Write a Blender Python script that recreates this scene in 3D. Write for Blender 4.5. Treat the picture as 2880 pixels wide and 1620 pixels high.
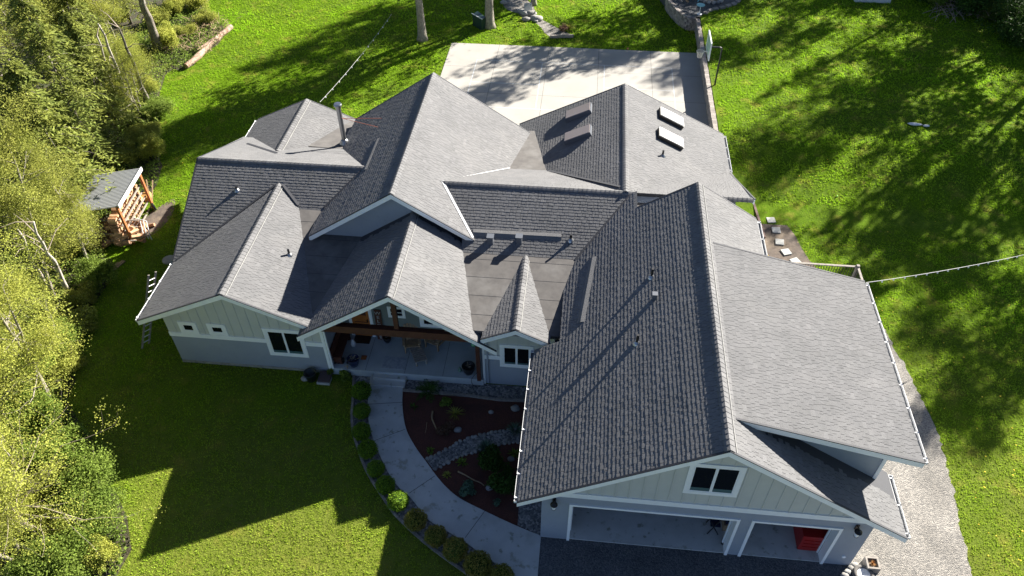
import bpy, math, random
import numpy as np
from math import radians, sin, cos, tan, pi, sqrt, hypot, atan2, floor
from mathutils import Vector, Matrix
random.seed(7); RNG = np.random.default_rng(11)
S = bpy.context.scene
COL = S.collection
for o in list(bpy.data.objects): bpy.data.objects.remove(o)

# ------------------------------------------------------------------ camera
FPX, PITCH, YAW, ROLL, CAMZ = 2135.4, .77385, -.10933, -.0092, 25.603
_f = Vector((sin(YAW)*cos(PITCH), cos(YAW)*cos(PITCH), -sin(PITCH)))
_r0 = Vector((cos(YAW), -sin(YAW), 0)); _u0 = _r0.cross(_f)
_r = _r0*cos(ROLL)+_u0*sin(ROLL); _u = _u0*cos(ROLL)-_r0*sin(ROLL)
cam = bpy.data.cameras.new('camera'); cam.sensor_width = 36; cam.lens = FPX/2880*36
cam.clip_start = .1; cam.clip_end = 1000
co = bpy.data.objects.new('camera', cam); COL.objects.link(co)
m = Matrix((_r, _u, -_f)).transposed().to_4x4(); m.translation = Vector((0, 0, CAMZ)); co.matrix_world = m
S.camera = co
# ------------------------------------------------------------------ light
SAZ, SEL = radians(46.5), radians(26.8)
S.world = bpy.data.worlds.new('World'); S.world.use_nodes = True
nt = S.world.node_tree; bg = nt.nodes['Background']
sky = nt.nodes.new('ShaderNodeTexSky'); sky.sky_type = 'NISHITA'; sky.sun_disc = False
sky.sun_elevation = SEL; sky.sun_rotation = pi/2-SAZ
nt.links.new(sky.outputs[0], bg.inputs[0]); bg.inputs[1].default_value = .05; sky.air_density = .42; sky.dust_density = .3
sl = bpy.data.lights.new('sun', 'SUN'); sl.energy = 5; sl.angle = radians(.5); sl.color = (1, .94, .84)
so = bpy.data.objects.new('sun', sl); COL.objects.link(so)
SD = Vector((cos(SAZ)*cos(SEL), sin(SAZ)*cos(SEL), sin(SEL)))
so.rotation_euler = SD.to_track_quat('Z', 'Y').to_euler()
S.view_settings.view_transform = 'Standard'; S.view_settings.look = 'None'
S.view_settings.exposure = 2.0; S.view_settings.gamma = 1
try:
    S.cycles.max_bounces = 6; S.cycles.transparent_max_bounces = 6
except Exception: pass

K = 2880/2576
def ray(u, v):
    return _f+_r*((u*K-1440)/FPX)-_u*((v*K-810)/FPX)
def at(u, v, z=0.):                     # where the photo's point (u, v) meets the level z
    d = ray(u, v); t = (z-CAMZ)/d.z; return Vector((d.x*t, d.y*t, z))
def aty(u, v, y):
    d = ray(u, v); t = y/d.y; return Vector((d.x*t, y, CAMZ+d.z*t))
def zoomer(x0, y0, s): return lambda x, y, z=0.: at((x0+x/s)/K, (y0+y/s)/K, z)
z2 = zoomer(960, 1080, 2.68333); z3 = zoomer(1920, 1080, 2.68333); zr = zoomer(1920, 540, 2.68333)
z4 = zoomer(880, 800, 4.025); zt = zoomer(960, 0, 2.68333); ztr = zoomer(1920, 0, 2.68333); zl = zoomer(0, 540, 2.68333)
zc = zoomer(1360, 0, 8.05); zw = zoomer(200, 440, 5.175); zpa = zoomer(1850, 0, 8.05)

# ------------------------------------------------------------------ materials
def mat(name, col=(.5,.5,.5), rough=.8, metal=0., noise=None, col2=None, bump=None, tone=0, spec=None, trans=0, detail=6, mix3=None):
    m = bpy.data.materials.new(name); m.use_nodes = True; n = m.node_tree; L = n.links
    b = n.nodes['Principled BSDF']; b.inputs['Roughness'].default_value = rough; b.inputs['Metallic'].default_value = metal
    if spec is not None: b.inputs['Specular IOR Level'].default_value = spec
    tc = n.nodes.new('ShaderNodeTexCoord')
    def nz(scale, det=detail, rg=.6):
        t = n.nodes.new('ShaderNodeTexNoise'); t.inputs['Scale'].default_value = scale; t.inputs['Detail'].default_value = det
        t.inputs['Roughness'].default_value = rg; L.new(tc.outputs['Object'], t.inputs['Vector']); return t.outputs['Fac']
    def ramp(src, a, b2):
        r = n.nodes.new('ShaderNodeMapRange'); r.inputs[1].default_value = a; r.inputs[2].default_value = b2; L.new(src, r.inputs[0]); return r.outputs[0]
    def mixc(f, a, c2):
        x = n.nodes.new('ShaderNodeMix'); x.data_type = 'RGBA'
        if isinstance(f, float): x.inputs[0].default_value = f
        else: L.new(f, x.inputs[0])
        for i, q in ((6, a), (7, c2)):
            if isinstance(q, tuple): x.inputs[i].default_value = (*q, 1)
            else: L.new(q, x.inputs[i])
        return x.outputs[2]
    c = col
    if noise: c = mixc(ramp(nz(noise), .35, .65), col, col2 or tuple(v*.7 for v in col))
    if mix3:
        for (sc, lo, hi, cc) in mix3: c = mixc(ramp(nz(sc, 4), lo, hi), c, cc)
    if tone:
        a = n.nodes.new('ShaderNodeAttribute'); a.attribute_name = 'tone'
        mu = n.nodes.new('ShaderNodeMath'); mu.operation = 'MULTIPLY_ADD'; mu.inputs[1].default_value = tone; mu.inputs[2].default_value = 1-tone/2
        L.new(a.outputs['Fac'], mu.inputs[0])
        vm = n.nodes.new('ShaderNodeVectorMath'); vm.operation = 'SCALE'
        if isinstance(c, tuple): vm.inputs[0].default_value = c
        else: L.new(c, vm.inputs[0])
        L.new(mu.outputs[0], vm.inputs['Scale']); c = vm.outputs[0]
    if isinstance(c, tuple): b.inputs['Base Color'].default_value = (*c, 1)
    else: L.new(c, b.inputs['Base Color'])
    if bump:
        bp = n.nodes.new('ShaderNodeBump'); bp.inputs['Strength'].default_value = bump[1]; bp.inputs['Distance'].default_value = bump[2] if len(bump) > 2 else .02
        L.new(nz(bump[0]), bp.inputs['Height']); L.new(bp.outputs[0], b.inputs['Normal'])
    if trans:
        tr = n.nodes.new('ShaderNodeBsdfTranslucent'); ms = n.nodes.new('ShaderNodeMixShader'); ms.inputs[0].default_value = trans
        if isinstance(c, tuple): tr.inputs[0].default_value = (*c, 1)
        else: L.new(c, tr.inputs[0])
        out = n.nodes['Material Output']; L.new(b.outputs[0], ms.inputs[1]); L.new(tr.outputs[0], ms.inputs[2]); L.new(ms.outputs[0], out.inputs[0])
    return m
M = {}
M['shingle'] = mat('shingle', (.150,.150,.155), .95, noise=.9, col2=(.128,.129,.134), tone=.24, bump=(75,1.,.010), mix3=[(.35,.5,.75,(.172,.171,.173)),(1.6,.56,.78,(.125,.126,.128)),(48,.5,.7,(.172,.172,.174)),(60,.55,.75,(.115,.116,.12))], spec=.2)
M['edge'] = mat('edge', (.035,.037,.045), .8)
M['roll'] = mat('roll', (.115,.108,.103), .95, noise=2.5, col2=(.085,.08,.078), bump=(60,.3,.004), mix3=[(.6,.5,.7,(.16,.155,.15)),(6,.62,.8,(.07,.07,.07))])
M['trim'] = mat('trim', (.84,.86,.86), .5, noise=3, col2=(.79,.81,.81))
M['soffit'] = mat('soffit', (.5,.53,.56), .6)
M['sage'] = mat('sage', (.52,.53,.49), .65, noise=1.5, col2=(.49,.50,.465))
M['lap'] = mat('lap', (.29,.32,.365), .6, noise=1.2, col2=(.265,.295,.34), mix3=[(7,.6,.8,(.24,.27,.31))])
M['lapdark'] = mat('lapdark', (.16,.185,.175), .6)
M['found'] = mat('found', (.33,.32,.29), .9, noise=4, col2=(.22,.21,.19))
M['glass'] = mat('glass', (.006,.008,.01), .06, spec=.35)
M['blind'] = mat('blind', (.05,.11,.12), .5)
M['white'] = mat('white', (.66,.67,.68), .5)
M['vinyl'] = mat('vinyl', (.8,.82,.83), .35)
M['gutter_in'] = mat('gutter_in', (.09,.10,.12), .5)
M['black'] = mat('black', (.012,.012,.014), .45)
M['blackmetal'] = mat('blackmetal', (.02,.018,.018), .35, metal=.6)
M['steel'] = mat('steel', (.33,.34,.35), .3, metal=.9)
M['copper'] = mat('copper', (.35,.12,.07), .5, metal=.4)
M['skyl'] = mat('skyl', (.82,.84,.86), .25)
M['skyg'] = mat('skyg', (.30,.26,.25), .2)
M['brown'] = mat('brown', (.09,.028,.016), .6, noise=6, col2=(.06,.018,.01))
M['orange'] = mat('orange', (.42,.14,.03), .45, noise=8, col2=(.33,.10,.02))
M['wood'] = mat('wood', (.36,.25,.15), .8, noise=9, col2=(.26,.18,.11))
M['greywood'] = mat('greywood', (.30,.27,.24), .85, noise=9, col2=(.2,.18,.16))
M['redwood'] = mat('redwood', (.42,.15,.05), .7, noise=5, col2=(.3,.1,.035))
M['log'] = mat('log', (.40,.24,.14), .85, noise=5, col2=(.22,.12,.07), tone=.7)
M['logend'] = mat('logend', (.58,.38,.22), .85, noise=7, col2=(.45,.27,.15))
M['concrete'] = mat('concrete', (.52,.53,.52), .85, noise=1.3, col2=(.44,.45,.44), bump=(70,.15,.004), mix3=[(.7,.55,.72,(.36,.365,.35)),(3.5,.60,.70,(.25,.26,.22)),(1.1,.62,.68,(.33,.33,.29))])
M['slab'] = mat('slab', (.42,.46,.48), .8, noise=1.5, col2=(.36,.40,.42))
M['court'] = mat('court', (.345,.328,.30), .85, noise=.7, col2=(.31,.295,.27), bump=(50,.1,.004), mix3=[(2.2,.58,.75,(.33,.315,.29)),(.25,.5,.7,(.38,.36,.33))])
M['line'] = mat('line', (.56,.60,.64), .6, noise=3, col2=(.44,.46,.47))
M['joint'] = mat('joint', (.10,.10,.10), .9)
M['mulch'] = mat('mulch', (.115,.040,.028), .95, noise=25, col2=(.06,.021,.016), bump=(35,.9,.03), mix3=[(1.2,.5,.7,(.06,.024,.018))])
def pebble(name, c1, c2, c3, sc=22, bumpd=.03):
    m = bpy.data.materials.new(name); m.use_nodes = True; n = m.node_tree; L = n.links; b = n.nodes['Principled BSDF']; b.inputs['Roughness'].default_value = .85
    tc = n.nodes.new('ShaderNodeTexCoord'); v = n.nodes.new('ShaderNodeTexVoronoi'); v.inputs['Scale'].default_value = sc; L.new(tc.outputs['Object'], v.inputs['Vector'])
    cr = n.nodes.new('ShaderNodeValToRGB'); e = cr.color_ramp.elements; e[0].color = (*c1, 1); e[1].color = (*c3, 1); x = e.new(.5); x.color = (*c2, 1)
    sp = n.nodes.new('ShaderNodeSeparateColor'); L.new(v.outputs['Color'], sp.inputs[0]); L.new(sp.outputs[0], cr.inputs[0])
    nz = n.nodes.new('ShaderNodeTexNoise'); nz.inputs['Scale'].default_value = .8; nz.inputs['Detail'].default_value = 5; L.new(tc.outputs['Object'], nz.inputs['Vector'])
    mr = n.nodes.new('ShaderNodeMapRange'); mr.inputs[1].default_value = .35; mr.inputs[2].default_value = .7; mr.inputs[3].default_value = 1.15; mr.inputs[4].default_value = .75; L.new(nz.outputs['Fac'], mr.inputs[0])
    vm = n.nodes.new('ShaderNodeVectorMath'); vm.operation = 'SCALE'; L.new(cr.outputs[0], vm.inputs[0]); L.new(mr.outputs[0], vm.inputs['Scale']); L.new(vm.outputs[0], b.inputs['Base Color'])
    bp = n.nodes.new('ShaderNodeBump'); bp.invert = True; bp.inputs['Strength'].default_value = .8; bp.inputs['Distance'].default_value = bumpd; L.new(v.outputs['Distance'], bp.inputs['Height']); L.new(bp.outputs[0], b.inputs['Normal'])
    return m
M['gravel'] = pebble('gravel', (.12,.113,.105), (.20,.188,.17), (.31,.285,.25), 24)
M['rivergravel'] = pebble('rivergravel', (.08,.08,.085), (.17,.17,.17), (.32,.31,.30), 14)
M['darkgravel'] = pebble('darkgravel', (.035,.038,.045), (.06,.065,.075), (.11,.115,.12), 26, .02)
M['drive'] = pebble('drive', (.05,.055,.065), (.085,.09,.10), (.13,.135,.14), 24, .02)
M['rock'] = mat('rock', (.28,.27,.25), .85, noise=6, col2=(.22,.215,.21), bump=(14,.5,.03), tone=.5)
M['block'] = mat('block', (.33,.29,.26), .9, noise=10, col2=(.2,.18,.165), bump=(22,.6,.02), tone=.5)
M['dirt'] = mat('dirt', (.13,.10,.08), .95, noise=3, col2=(.07,.055,.045), bump=(18,.7,.03), mix3=[(.6,.5,.66,(.22,.17,.12))])
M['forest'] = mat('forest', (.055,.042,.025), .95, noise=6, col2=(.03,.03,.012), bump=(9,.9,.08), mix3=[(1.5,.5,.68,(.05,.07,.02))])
M['paver'] = mat('paver', (.42,.42,.40), .8, noise=7, col2=(.36,.36,.34))
M['tyre'] = mat('tyre', (.09,.085,.08), .85, noise=12, col2=(.14,.13,.12))
M['teal'] = mat('teal', (.25,.55,.58), .5)
M['red'] = mat('red', (.30,.010,.009), .45)
M['net'] = mat('net', (.7,.66,.6), .8)
M['bbglass'] = mat('bbglass', (.42,.62,.55), .2)
M['bark'] = mat('bark', (.22,.19,.16), .9, noise=5, col2=(.10,.085,.07), bump=(18,.9,.05), mix3=[(2.5,.55,.7,(.36,.33,.29))])
M['palebark'] = mat('palebark', (.56,.51,.45), .85, noise=7, col2=(.32,.28,.24), bump=(18,.6,.03), mix3=[(3,.58,.66,(.10,.09,.07))])
M['greybark'] = mat('greybark', (.30,.27,.22), .9, noise=7, col2=(.17,.15,.12), bump=(18,.6,.03))
M['twig'] = mat('twig', (.30,.25,.19), .85, noise=9, col2=(.18,.15,.11))
def leafm(name, c, c2, tr=.35): return mat(name, c, .6, noise=.9, col2=c2, tone=.9, trans=tr, detail=3, spec=.06)
M['leafY'] = leafm('leafY', (.40,.41,.085), (.29,.33,.06), .42)
M['leafG'] = leafm('leafG', (.20,.27,.05), (.15,.22,.04), .42)
M['leafO'] = leafm('leafO', (.35,.36,.08), (.25,.28,.055), .4)
M['needle'] = leafm('needle', (.25,.27,.055), (.15,.19,.045), .32)
M['box'] = leafm('box', (.17,.28,.025), (.12,.21,.02), .3)
M['boxT'] = leafm('boxT', (.30,.24,.06), (.17,.20,.035), .3)
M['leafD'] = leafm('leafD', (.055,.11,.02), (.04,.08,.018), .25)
M['leafB'] = leafm('leafB', (.10,.17,.11), (.08,.13,.09), .2)
M['leafR'] = leafm('leafR', (.16,.09,.06), (.09,.06,.04), .2)
GR3 = [(.28,.42,.62,(.062,.115,.010)),(.9,.54,.72,(.13,.15,.022)),(.16,.55,.7,(.085,.165,.008))]
M['lawn'] = mat('lawn', (.11,.17,.015), .95, noise=3.5, col2=(.055,.105,.007), bump=(14,.9,.05), spec=.05, mix3=[(.28,.42,.62,(.09,.16,.006)),(.9,.54,.72,(.17,.18,.025)),(2.2,.64,.8,(.16,.13,.055))])
def dry_front(m, dry):      # the front yard is drier and yellower than the back
    n = m.node_tree; L = n.links; b = n.nodes['Principled BSDF']; src = b.inputs['Base Color'].links[0].from_socket
    tc = n.nodes.new('ShaderNodeTexCoord'); sx = n.nodes.new('ShaderNodeSeparateXYZ'); L.new(tc.outputs['Object'], sx.inputs[0])
    nz = n.nodes.new('ShaderNodeTexNoise'); nz.inputs['Scale'].default_value = .35; nz.inputs['Detail'].default_value = 4; L.new(tc.outputs['Object'], nz.inputs['Vector'])
    ma = n.nodes.new('ShaderNodeMath'); ma.operation = 'MULTIPLY_ADD'; ma.inputs[1].default_value = 22; L.new(nz.outputs['Fac'], ma.inputs[0]); L.new(sx.outputs[1], ma.inputs[2])
    mr = n.nodes.new('ShaderNodeMapRange'); mr.inputs[1].default_value = 38; mr.inputs[2].default_value = 22; mr.inputs[4].default_value = .5; L.new(ma.outputs[0], mr.inputs[0])
    mx = n.nodes.new('ShaderNodeMix'); mx.data_type = 'RGBA'; L.new(mr.outputs[0], mx.inputs[0]); L.new(src, mx.inputs[6]); mx.inputs[7].default_value = (*dry, 1)
    for l in list(src.links):
        if l.to_node != mx: to = l.to_socket; L.remove(l); L.new(mx.outputs[2], to)

M['blade'] = mat('blade', (.31,.45,.030), .7, noise=2.2, col2=(.19,.33,.022), tone=1.0, trans=.45, spec=.04, detail=3, mix3=[(.28,.42,.62,(.26,.43,.022)),(.9,.58,.76,(.46,.47,.09)),(.16,.55,.7,(.30,.52,.025)),(.55,.6,.74,(.15,.28,.02))])
dry_front(M['blade'], (.42,.48,.08)); dry_front(M['lawn'], (.15,.14,.035))

# ------------------------------------------------------------------ mesh helpers
class MB:
    def __init__(s): s.v = []; s.f = []; s.m = []; s.t = []
    def add(s, vs, fs, mi=0, tone=None):
        b = len(s.v); s.v += [tuple(q) for q in vs]
        t = random.random() if tone is None else tone
        for f in fs: s.f.append(tuple(i+b for i in f)); s.m.append(mi); s.t.append(t)
        return s
    def box(s, a, b, mi=0, tone=None):
        (x0,y0,z0),(x1,y1,z1) = [sorted(q) for q in ()] if 0 else ((min(a[0],b[0]),min(a[1],b[1]),min(a[2],b[2])),(max(a[0],b[0]),max(a[1],b[1]),max(a[2],b[2])))
        return s.add([(x0,y0,z0),(x1,y0,z0),(x1,y1,z0),(x0,y1,z0),(x0,y0,z1),(x1,y0,z1),(x1,y1,z1),(x0,y1,z1)],
              [(0,3,2,1),(4,5,6,7),(0,1,5,4),(1,2,6,5),(2,3,7,6),(3,0,4,7)], mi, tone)
    def obox(s, c, ex, ey, ez, mi=0, tone=None):      # centre and three half-axis vectors
        c, ex, ey, ez = map(Vector, (c, ex, ey, ez))
        P = [c+ex*i+ey*j+ez*k for k in (-1,1) for (i,j) in ((-1,-1),(1,-1),(1,1),(-1,1))]
        return s.add(P, [(0,3,2,1),(4,5,6,7),(0,1,5,4),(1,2,6,5),(2,3,7,6),(3,0,4,7)], mi, tone)
    def bar(s, p, q, w, h, mi=0, up=(0,0,1), tone=None):
        p, q = Vector(p), Vector(q); d = (q-p); l = d.length; d.normalize(); side = d.cross(Vector(up))
        if side.length < 1e-4: side = d.cross(Vector((1,0,0)))
        side.normalize(); u = side.cross(d)
        return s.obox((p+q)/2, d*l/2, side*w/2, u*h/2, mi, tone)
    def prism(s, poly, d, mi=0, tone=None):           # poly: list of 3D points, d: extrusion vector
        n = len(poly); d = Vector(d); A = [Vector(q) for q in poly]; B = [q+d for q in A]
        return s.add(A+B, [tuple(range(n))[::-1], tuple(range(n, 2*n))]+[(i,(i+1)%n,n+(i+1)%n,n+i) for i in range(n)], mi, tone)
    def tube(s, pts, r, n=8, mi=0, cap=True, tone=None):
        pts = [Vector(q) for q in pts]; k = len(pts); R = r if isinstance(r, (list, tuple)) else [r]*k
        rings = []; x = None
        for i, q in enumerate(pts):
            d = (pts[min(i+1,k-1)]-pts[max(i-1,0)]); d = d.normalized() if d.length > 1e-9 else Vector((0,0,1))
            if x is None: x = d.orthogonal().normalized()
            x = (x-d*x.dot(d)); x = x.normalized() if x.length > 1e-6 else d.orthogonal().normalized()
            y = d.cross(x); rings.append([q+(x*cos(2*pi*j/n)+y*sin(2*pi*j/n))*R[i] for j in range(n)])
        vs = [v for rg in rings for v in rg]
        fs = [(i*n+j, i*n+(j+1)%n, (i+1)*n+(j+1)%n, (i+1)*n+j) for i in range(k-1) for j in range(n)]
        if cap: fs += [tuple(range(n))[::-1], tuple(range((k-1)*n, k*n))]
        return s.add(vs, fs, mi, tone)
    def lathe(s, c, prof, n=16, mi=0, tone=None, axis=None):
        c = Vector(c); vs = []; k = len(prof)
        Q = Vector(axis).to_track_quat('Z','Y') if axis else None
        for (r, z) in prof:
            for j in range(n):
                p = Vector((r*cos(2*pi*j/n), r*sin(2*pi*j/n), z)); vs.append(c+(Q @ p if Q else p))
        fs = [(i*n+j, i*n+(j+1)%n, (i+1)*n+(j+1)%n, (i+1)*n+j) for i in range(k-1) for j in range(n)]
        if prof[0][0] > 1e-4: fs.append(tuple(range(n))[::-1])
        if prof[-1][0] > 1e-4: fs.append(tuple(range((k-1)*n, k*n)))
        return s.add(vs, fs, mi, tone)
    def rock(s, c, rx, ry, rz, mi=0, n=9, seed=None):
        rg = random.Random(seed if seed is not None else random.random()); c = Vector(c); vs = []; rows = 6; a0 = rg.random()*6
        for i in range(rows+1):
            th = pi*i/rows
            for j in range(n):
                ph = 2*pi*j/n+a0; k = 1+rg.uniform(-.13,.13) if 0 < i < rows else 1
                vs.append(c+Vector((rx*sin(th)*cos(ph)*k, ry*sin(th)*sin(ph)*k, rz*cos(th)*(k if 0 < i < rows else .85))))
        fs = [(i*n+j, (i+1)*n+j, (i+1)*n+(j+1)%n, i*n+(j+1)%n) for i in range(rows) for j in range(n)]
        return s.add(vs, fs, mi)
    def build(s, name, mats, parent=None, smooth=False):
        me = bpy.data.meshes.new(name); me.from_pydata(s.v, [], s.f)
        for q in (mats if isinstance(mats, (list, tuple)) else [mats]): me.materials.append(M[q] if isinstance(q, str) else q)
        me.polygons.foreach_set('material_index', s.m)
        a = me.attributes.new('tone', 'FLOAT', 'FACE'); a.data.foreach_set('value', s.t)
        if smooth: me.polygons.foreach_set('use_smooth', [True]*len(s.f))
        me.update(); o = bpy.data.objects.new(name, me); COL.objects.link(o)
        if parent:
            o.parent = parent
            if parent.type == 'EMPTY': o.matrix_parent_inverse = Matrix.Translation(-parent.location)
        return o
def tag(o, label=None, cat=None, group=None, kind=None):
    if label: o['label'] = label
    if cat: o['category'] = cat
    if group: o['group'] = group
    if kind: o['kind'] = kind
    return o
def thing(name, loc, label, cat, group=None):
    o = bpy.data.objects.new(name, None); COL.objects.link(o); o.location = loc; o.empty_display_size = .3
    return tag(o, label, cat, group)
def copy_tree(o, parent=None):
    c = o.copy(); COL.objects.link(c)
    if parent: c.parent = parent
    for ch in o.children: copy_tree(ch, c)
    return c
def inpoly(px, py, poly):
    px = np.asarray(px, float); py = np.asarray(py, float); c = np.zeros(px.shape, bool); n = len(poly)
    for i in range(n):
        x1, y1 = poly[i][:2]; x2, y2 = poly[(i+1) % n][:2]
        if y1 == y2: continue
        k = ((y1 > py) != (y2 > py)) & (px < (x2-x1)*(py-y1)/(y2-y1)+x1); c ^= k
    return c
def inp1(x, y, poly): return bool(inpoly(np.array([x]), np.array([y]), poly)[0])

# ------------------------------------------------------------------ roof planes, z = a x + b y + c
def pl_x(xr, z, s, side): return (s, 0, z-s*xr) if side == 'L' else (-s, 0, z+s*xr)
def pl_y(yr, z, s, side): return (0, s, z-s*yr) if side == 'F' else (0, -s, z+s*yr)
ROOFS = {}
def R_(k, plane, poly, kind='shingle'): ROOFS[k] = (plane, poly, kind)
R_('garage left', pl_x(4.768,7.301,.632,'L'), [(-1.258,12.7),(4.768,12.7),(4.768,25.331),(2.5,25.331),(2.5,26.5),(-.3,26.5),(-.3,19.2),(-1.258,19.2)])
R_('garage right', pl_x(4.768,7.301,.632,'R'), [(4.768,12.7),(10.916,12.7),(10.87,15.0),(10.0,15.0),(5.5,14.3),(5.5,21.6),(7.45,21.6),(7.4,25.331),(4.768,25.331)])
R_('dormer', (-.245,0,7.09+.245*5.11), [(5.08,14.0),(11.0,14.0),(11.0,21.9),(5.08,21.9)])
R_('bedroom front', pl_y(26.532,5.747,.472,'F'), [(-4.75,23.49),(2.45,23.49),(2.45,26.532),(-6.05,26.532),(-4.75,24.2)])
R_('bedroom back', pl_y(26.532,5.747,.472,'B'), [(-6.05,26.532),(7.33,26.532),(7.6,32.45),(6,32.45),(-2.8,30.9),(-3.6,29.9)])
R_('hall left', pl_x(-7.578,6.819,.66,'L'), [(-11.464,24.125),(-7.578,24.125),(-7.578,33.996),(-12.0,33.996),(-12.2,31),(-12.2,27),(-11.464,25.5)])
R_('hall right', pl_x(-7.578,6.819,.66,'R'), [(-7.578,24.125),(-4.233,24.125),(-2.9,28),(-2.6,33.996),(-7.578,33.996)])
R_('porch left', pl_x(-6.761,5.74,.66,'L'), [(-10.757,19.355),(-6.761,19.355),(-6.761,24.46),(-9.6,24.46),(-10.757,21.5)])
R_('porch right', pl_x(-6.761,5.74,.66,'R'), [(-6.761,19.355),(-3.35,19.355),(-3.3,20.5),(-4.3,24.46),(-6.761,24.46)])
R_('wing left', pl_x(-13.595,4.858,.467,'L'), [(-17.637,19.694),(-13.595,19.694),(-13.595,26.9),(-14.2,26.9),(-17.637,23.5)])
R_('wing right', pl_x(-13.595,4.858,.467,'R'), [(-13.595,19.694),(-10.35,19.694),(-10.1,20.4),(-11.5,24.8),(-13.595,27.0)])
R_('study front', pl_y(27.801,5.363,.521,'F'), [(-17.7,22.9),(-16,23),(-10.9,25.3),(-9.7,27.801),(-17.641,27.801)])
R_('study back', pl_y(27.801,5.363,.42,'B'), [(-17.641,27.801),(-9.7,27.801),(-11.6,31.0),(-14.2,32.0),(-17.85,32.75)])
R_('lounge left', pl_x(-14.82,4.45,.46,'L'), [(-17.85,32.2),(-14.82,29.4),(-14.82,34.85),(-17.85,34.85)])
R_('lounge right', pl_x(-14.82,4.45,.43,'R'), [(-14.82,29.4),(-12.1,32.2),(-12.05,34.85),(-14.82,34.85)])
R_('kitchen left', pl_x(2.03,5.8,.495,'L'), [(-3.42,35.6),(-3.42,31.6),(-1.2,29.4),(2.03,26.45),(2.03,35.6)])
R_('kitchen right', pl_x(2.03,5.8,.495,'R'), [(2.03,26.45),(7.5,31.9),(7.5,35.6),(2.03,35.6)])
R_('small left', pl_x(-2.0,4.36,.49,'L'), [(-3.33,19.4),(-2.0,19.4),(-2.0,23.7),(-3.33,20.4)])
R_('small right', pl_x(-2.0,4.36,.49,'R'), [(-2.0,19.4),(-.69,19.4),(-.69,20.4),(-2.0,23.7)])
def plane3(a, b, c):
    a, b, c = map(Vector, (a, b, c)); n = (b-a).cross(c-a); return (-n.x/n.z, -n.y/n.z, (n.dot(a))/n.z)
R_('front cricket', (0,.16,4.335-.16*23.49), [(-4.85,19.75),(.35,19.75),(.35,23.56),(-4.85,23.56)], 'roll')
R_('left cricket', (0,.175,4.33-.175*25.85), [(-12.9,20.3),(-10.42,20.3),(-10.42,19.75),(-9.6,19.75),(-8.9,24.4),(-11.0,25.95),(-12.6,25.95)], 'roll')
pc = plane3((-3.32,30.15,4.06), (-1.59,30.29,4.0), (-2.5,34,3.6)); R_('back cricket', pc, [(-3.75,30.05),(-1.3,30.2),(-2.3,34.3),(-2.75,34.3)], 'roll')
pc2 = plane3((-11.98,31.3,3.93), (-13.75,31.35,3.97), (-12.3,34.5,3.45)); R_('side cricket', pc2, [(-14.2,31.2),(-11.7,31.2),(-11.6,34.0),(-12.4,34.6)], 'roll')
R_('rear cricket', (0,-.05,5.42+.05*26.5), [(2.2,25.45),(4.6,25.45),(4.6,26.7),(2.2,26.7)], 'roll')
def rz(k, x, y): a, b, c = ROOFS[k][0]; return a*x+b*y+c
def env(x, y, skip):
    best = -9
    for k, (p, poly, _) in ROOFS.items():
        if k != skip and inp1(x, y, poly): best = max(best, p[0]*x+p[1]*y+p[2])
    return best

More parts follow.
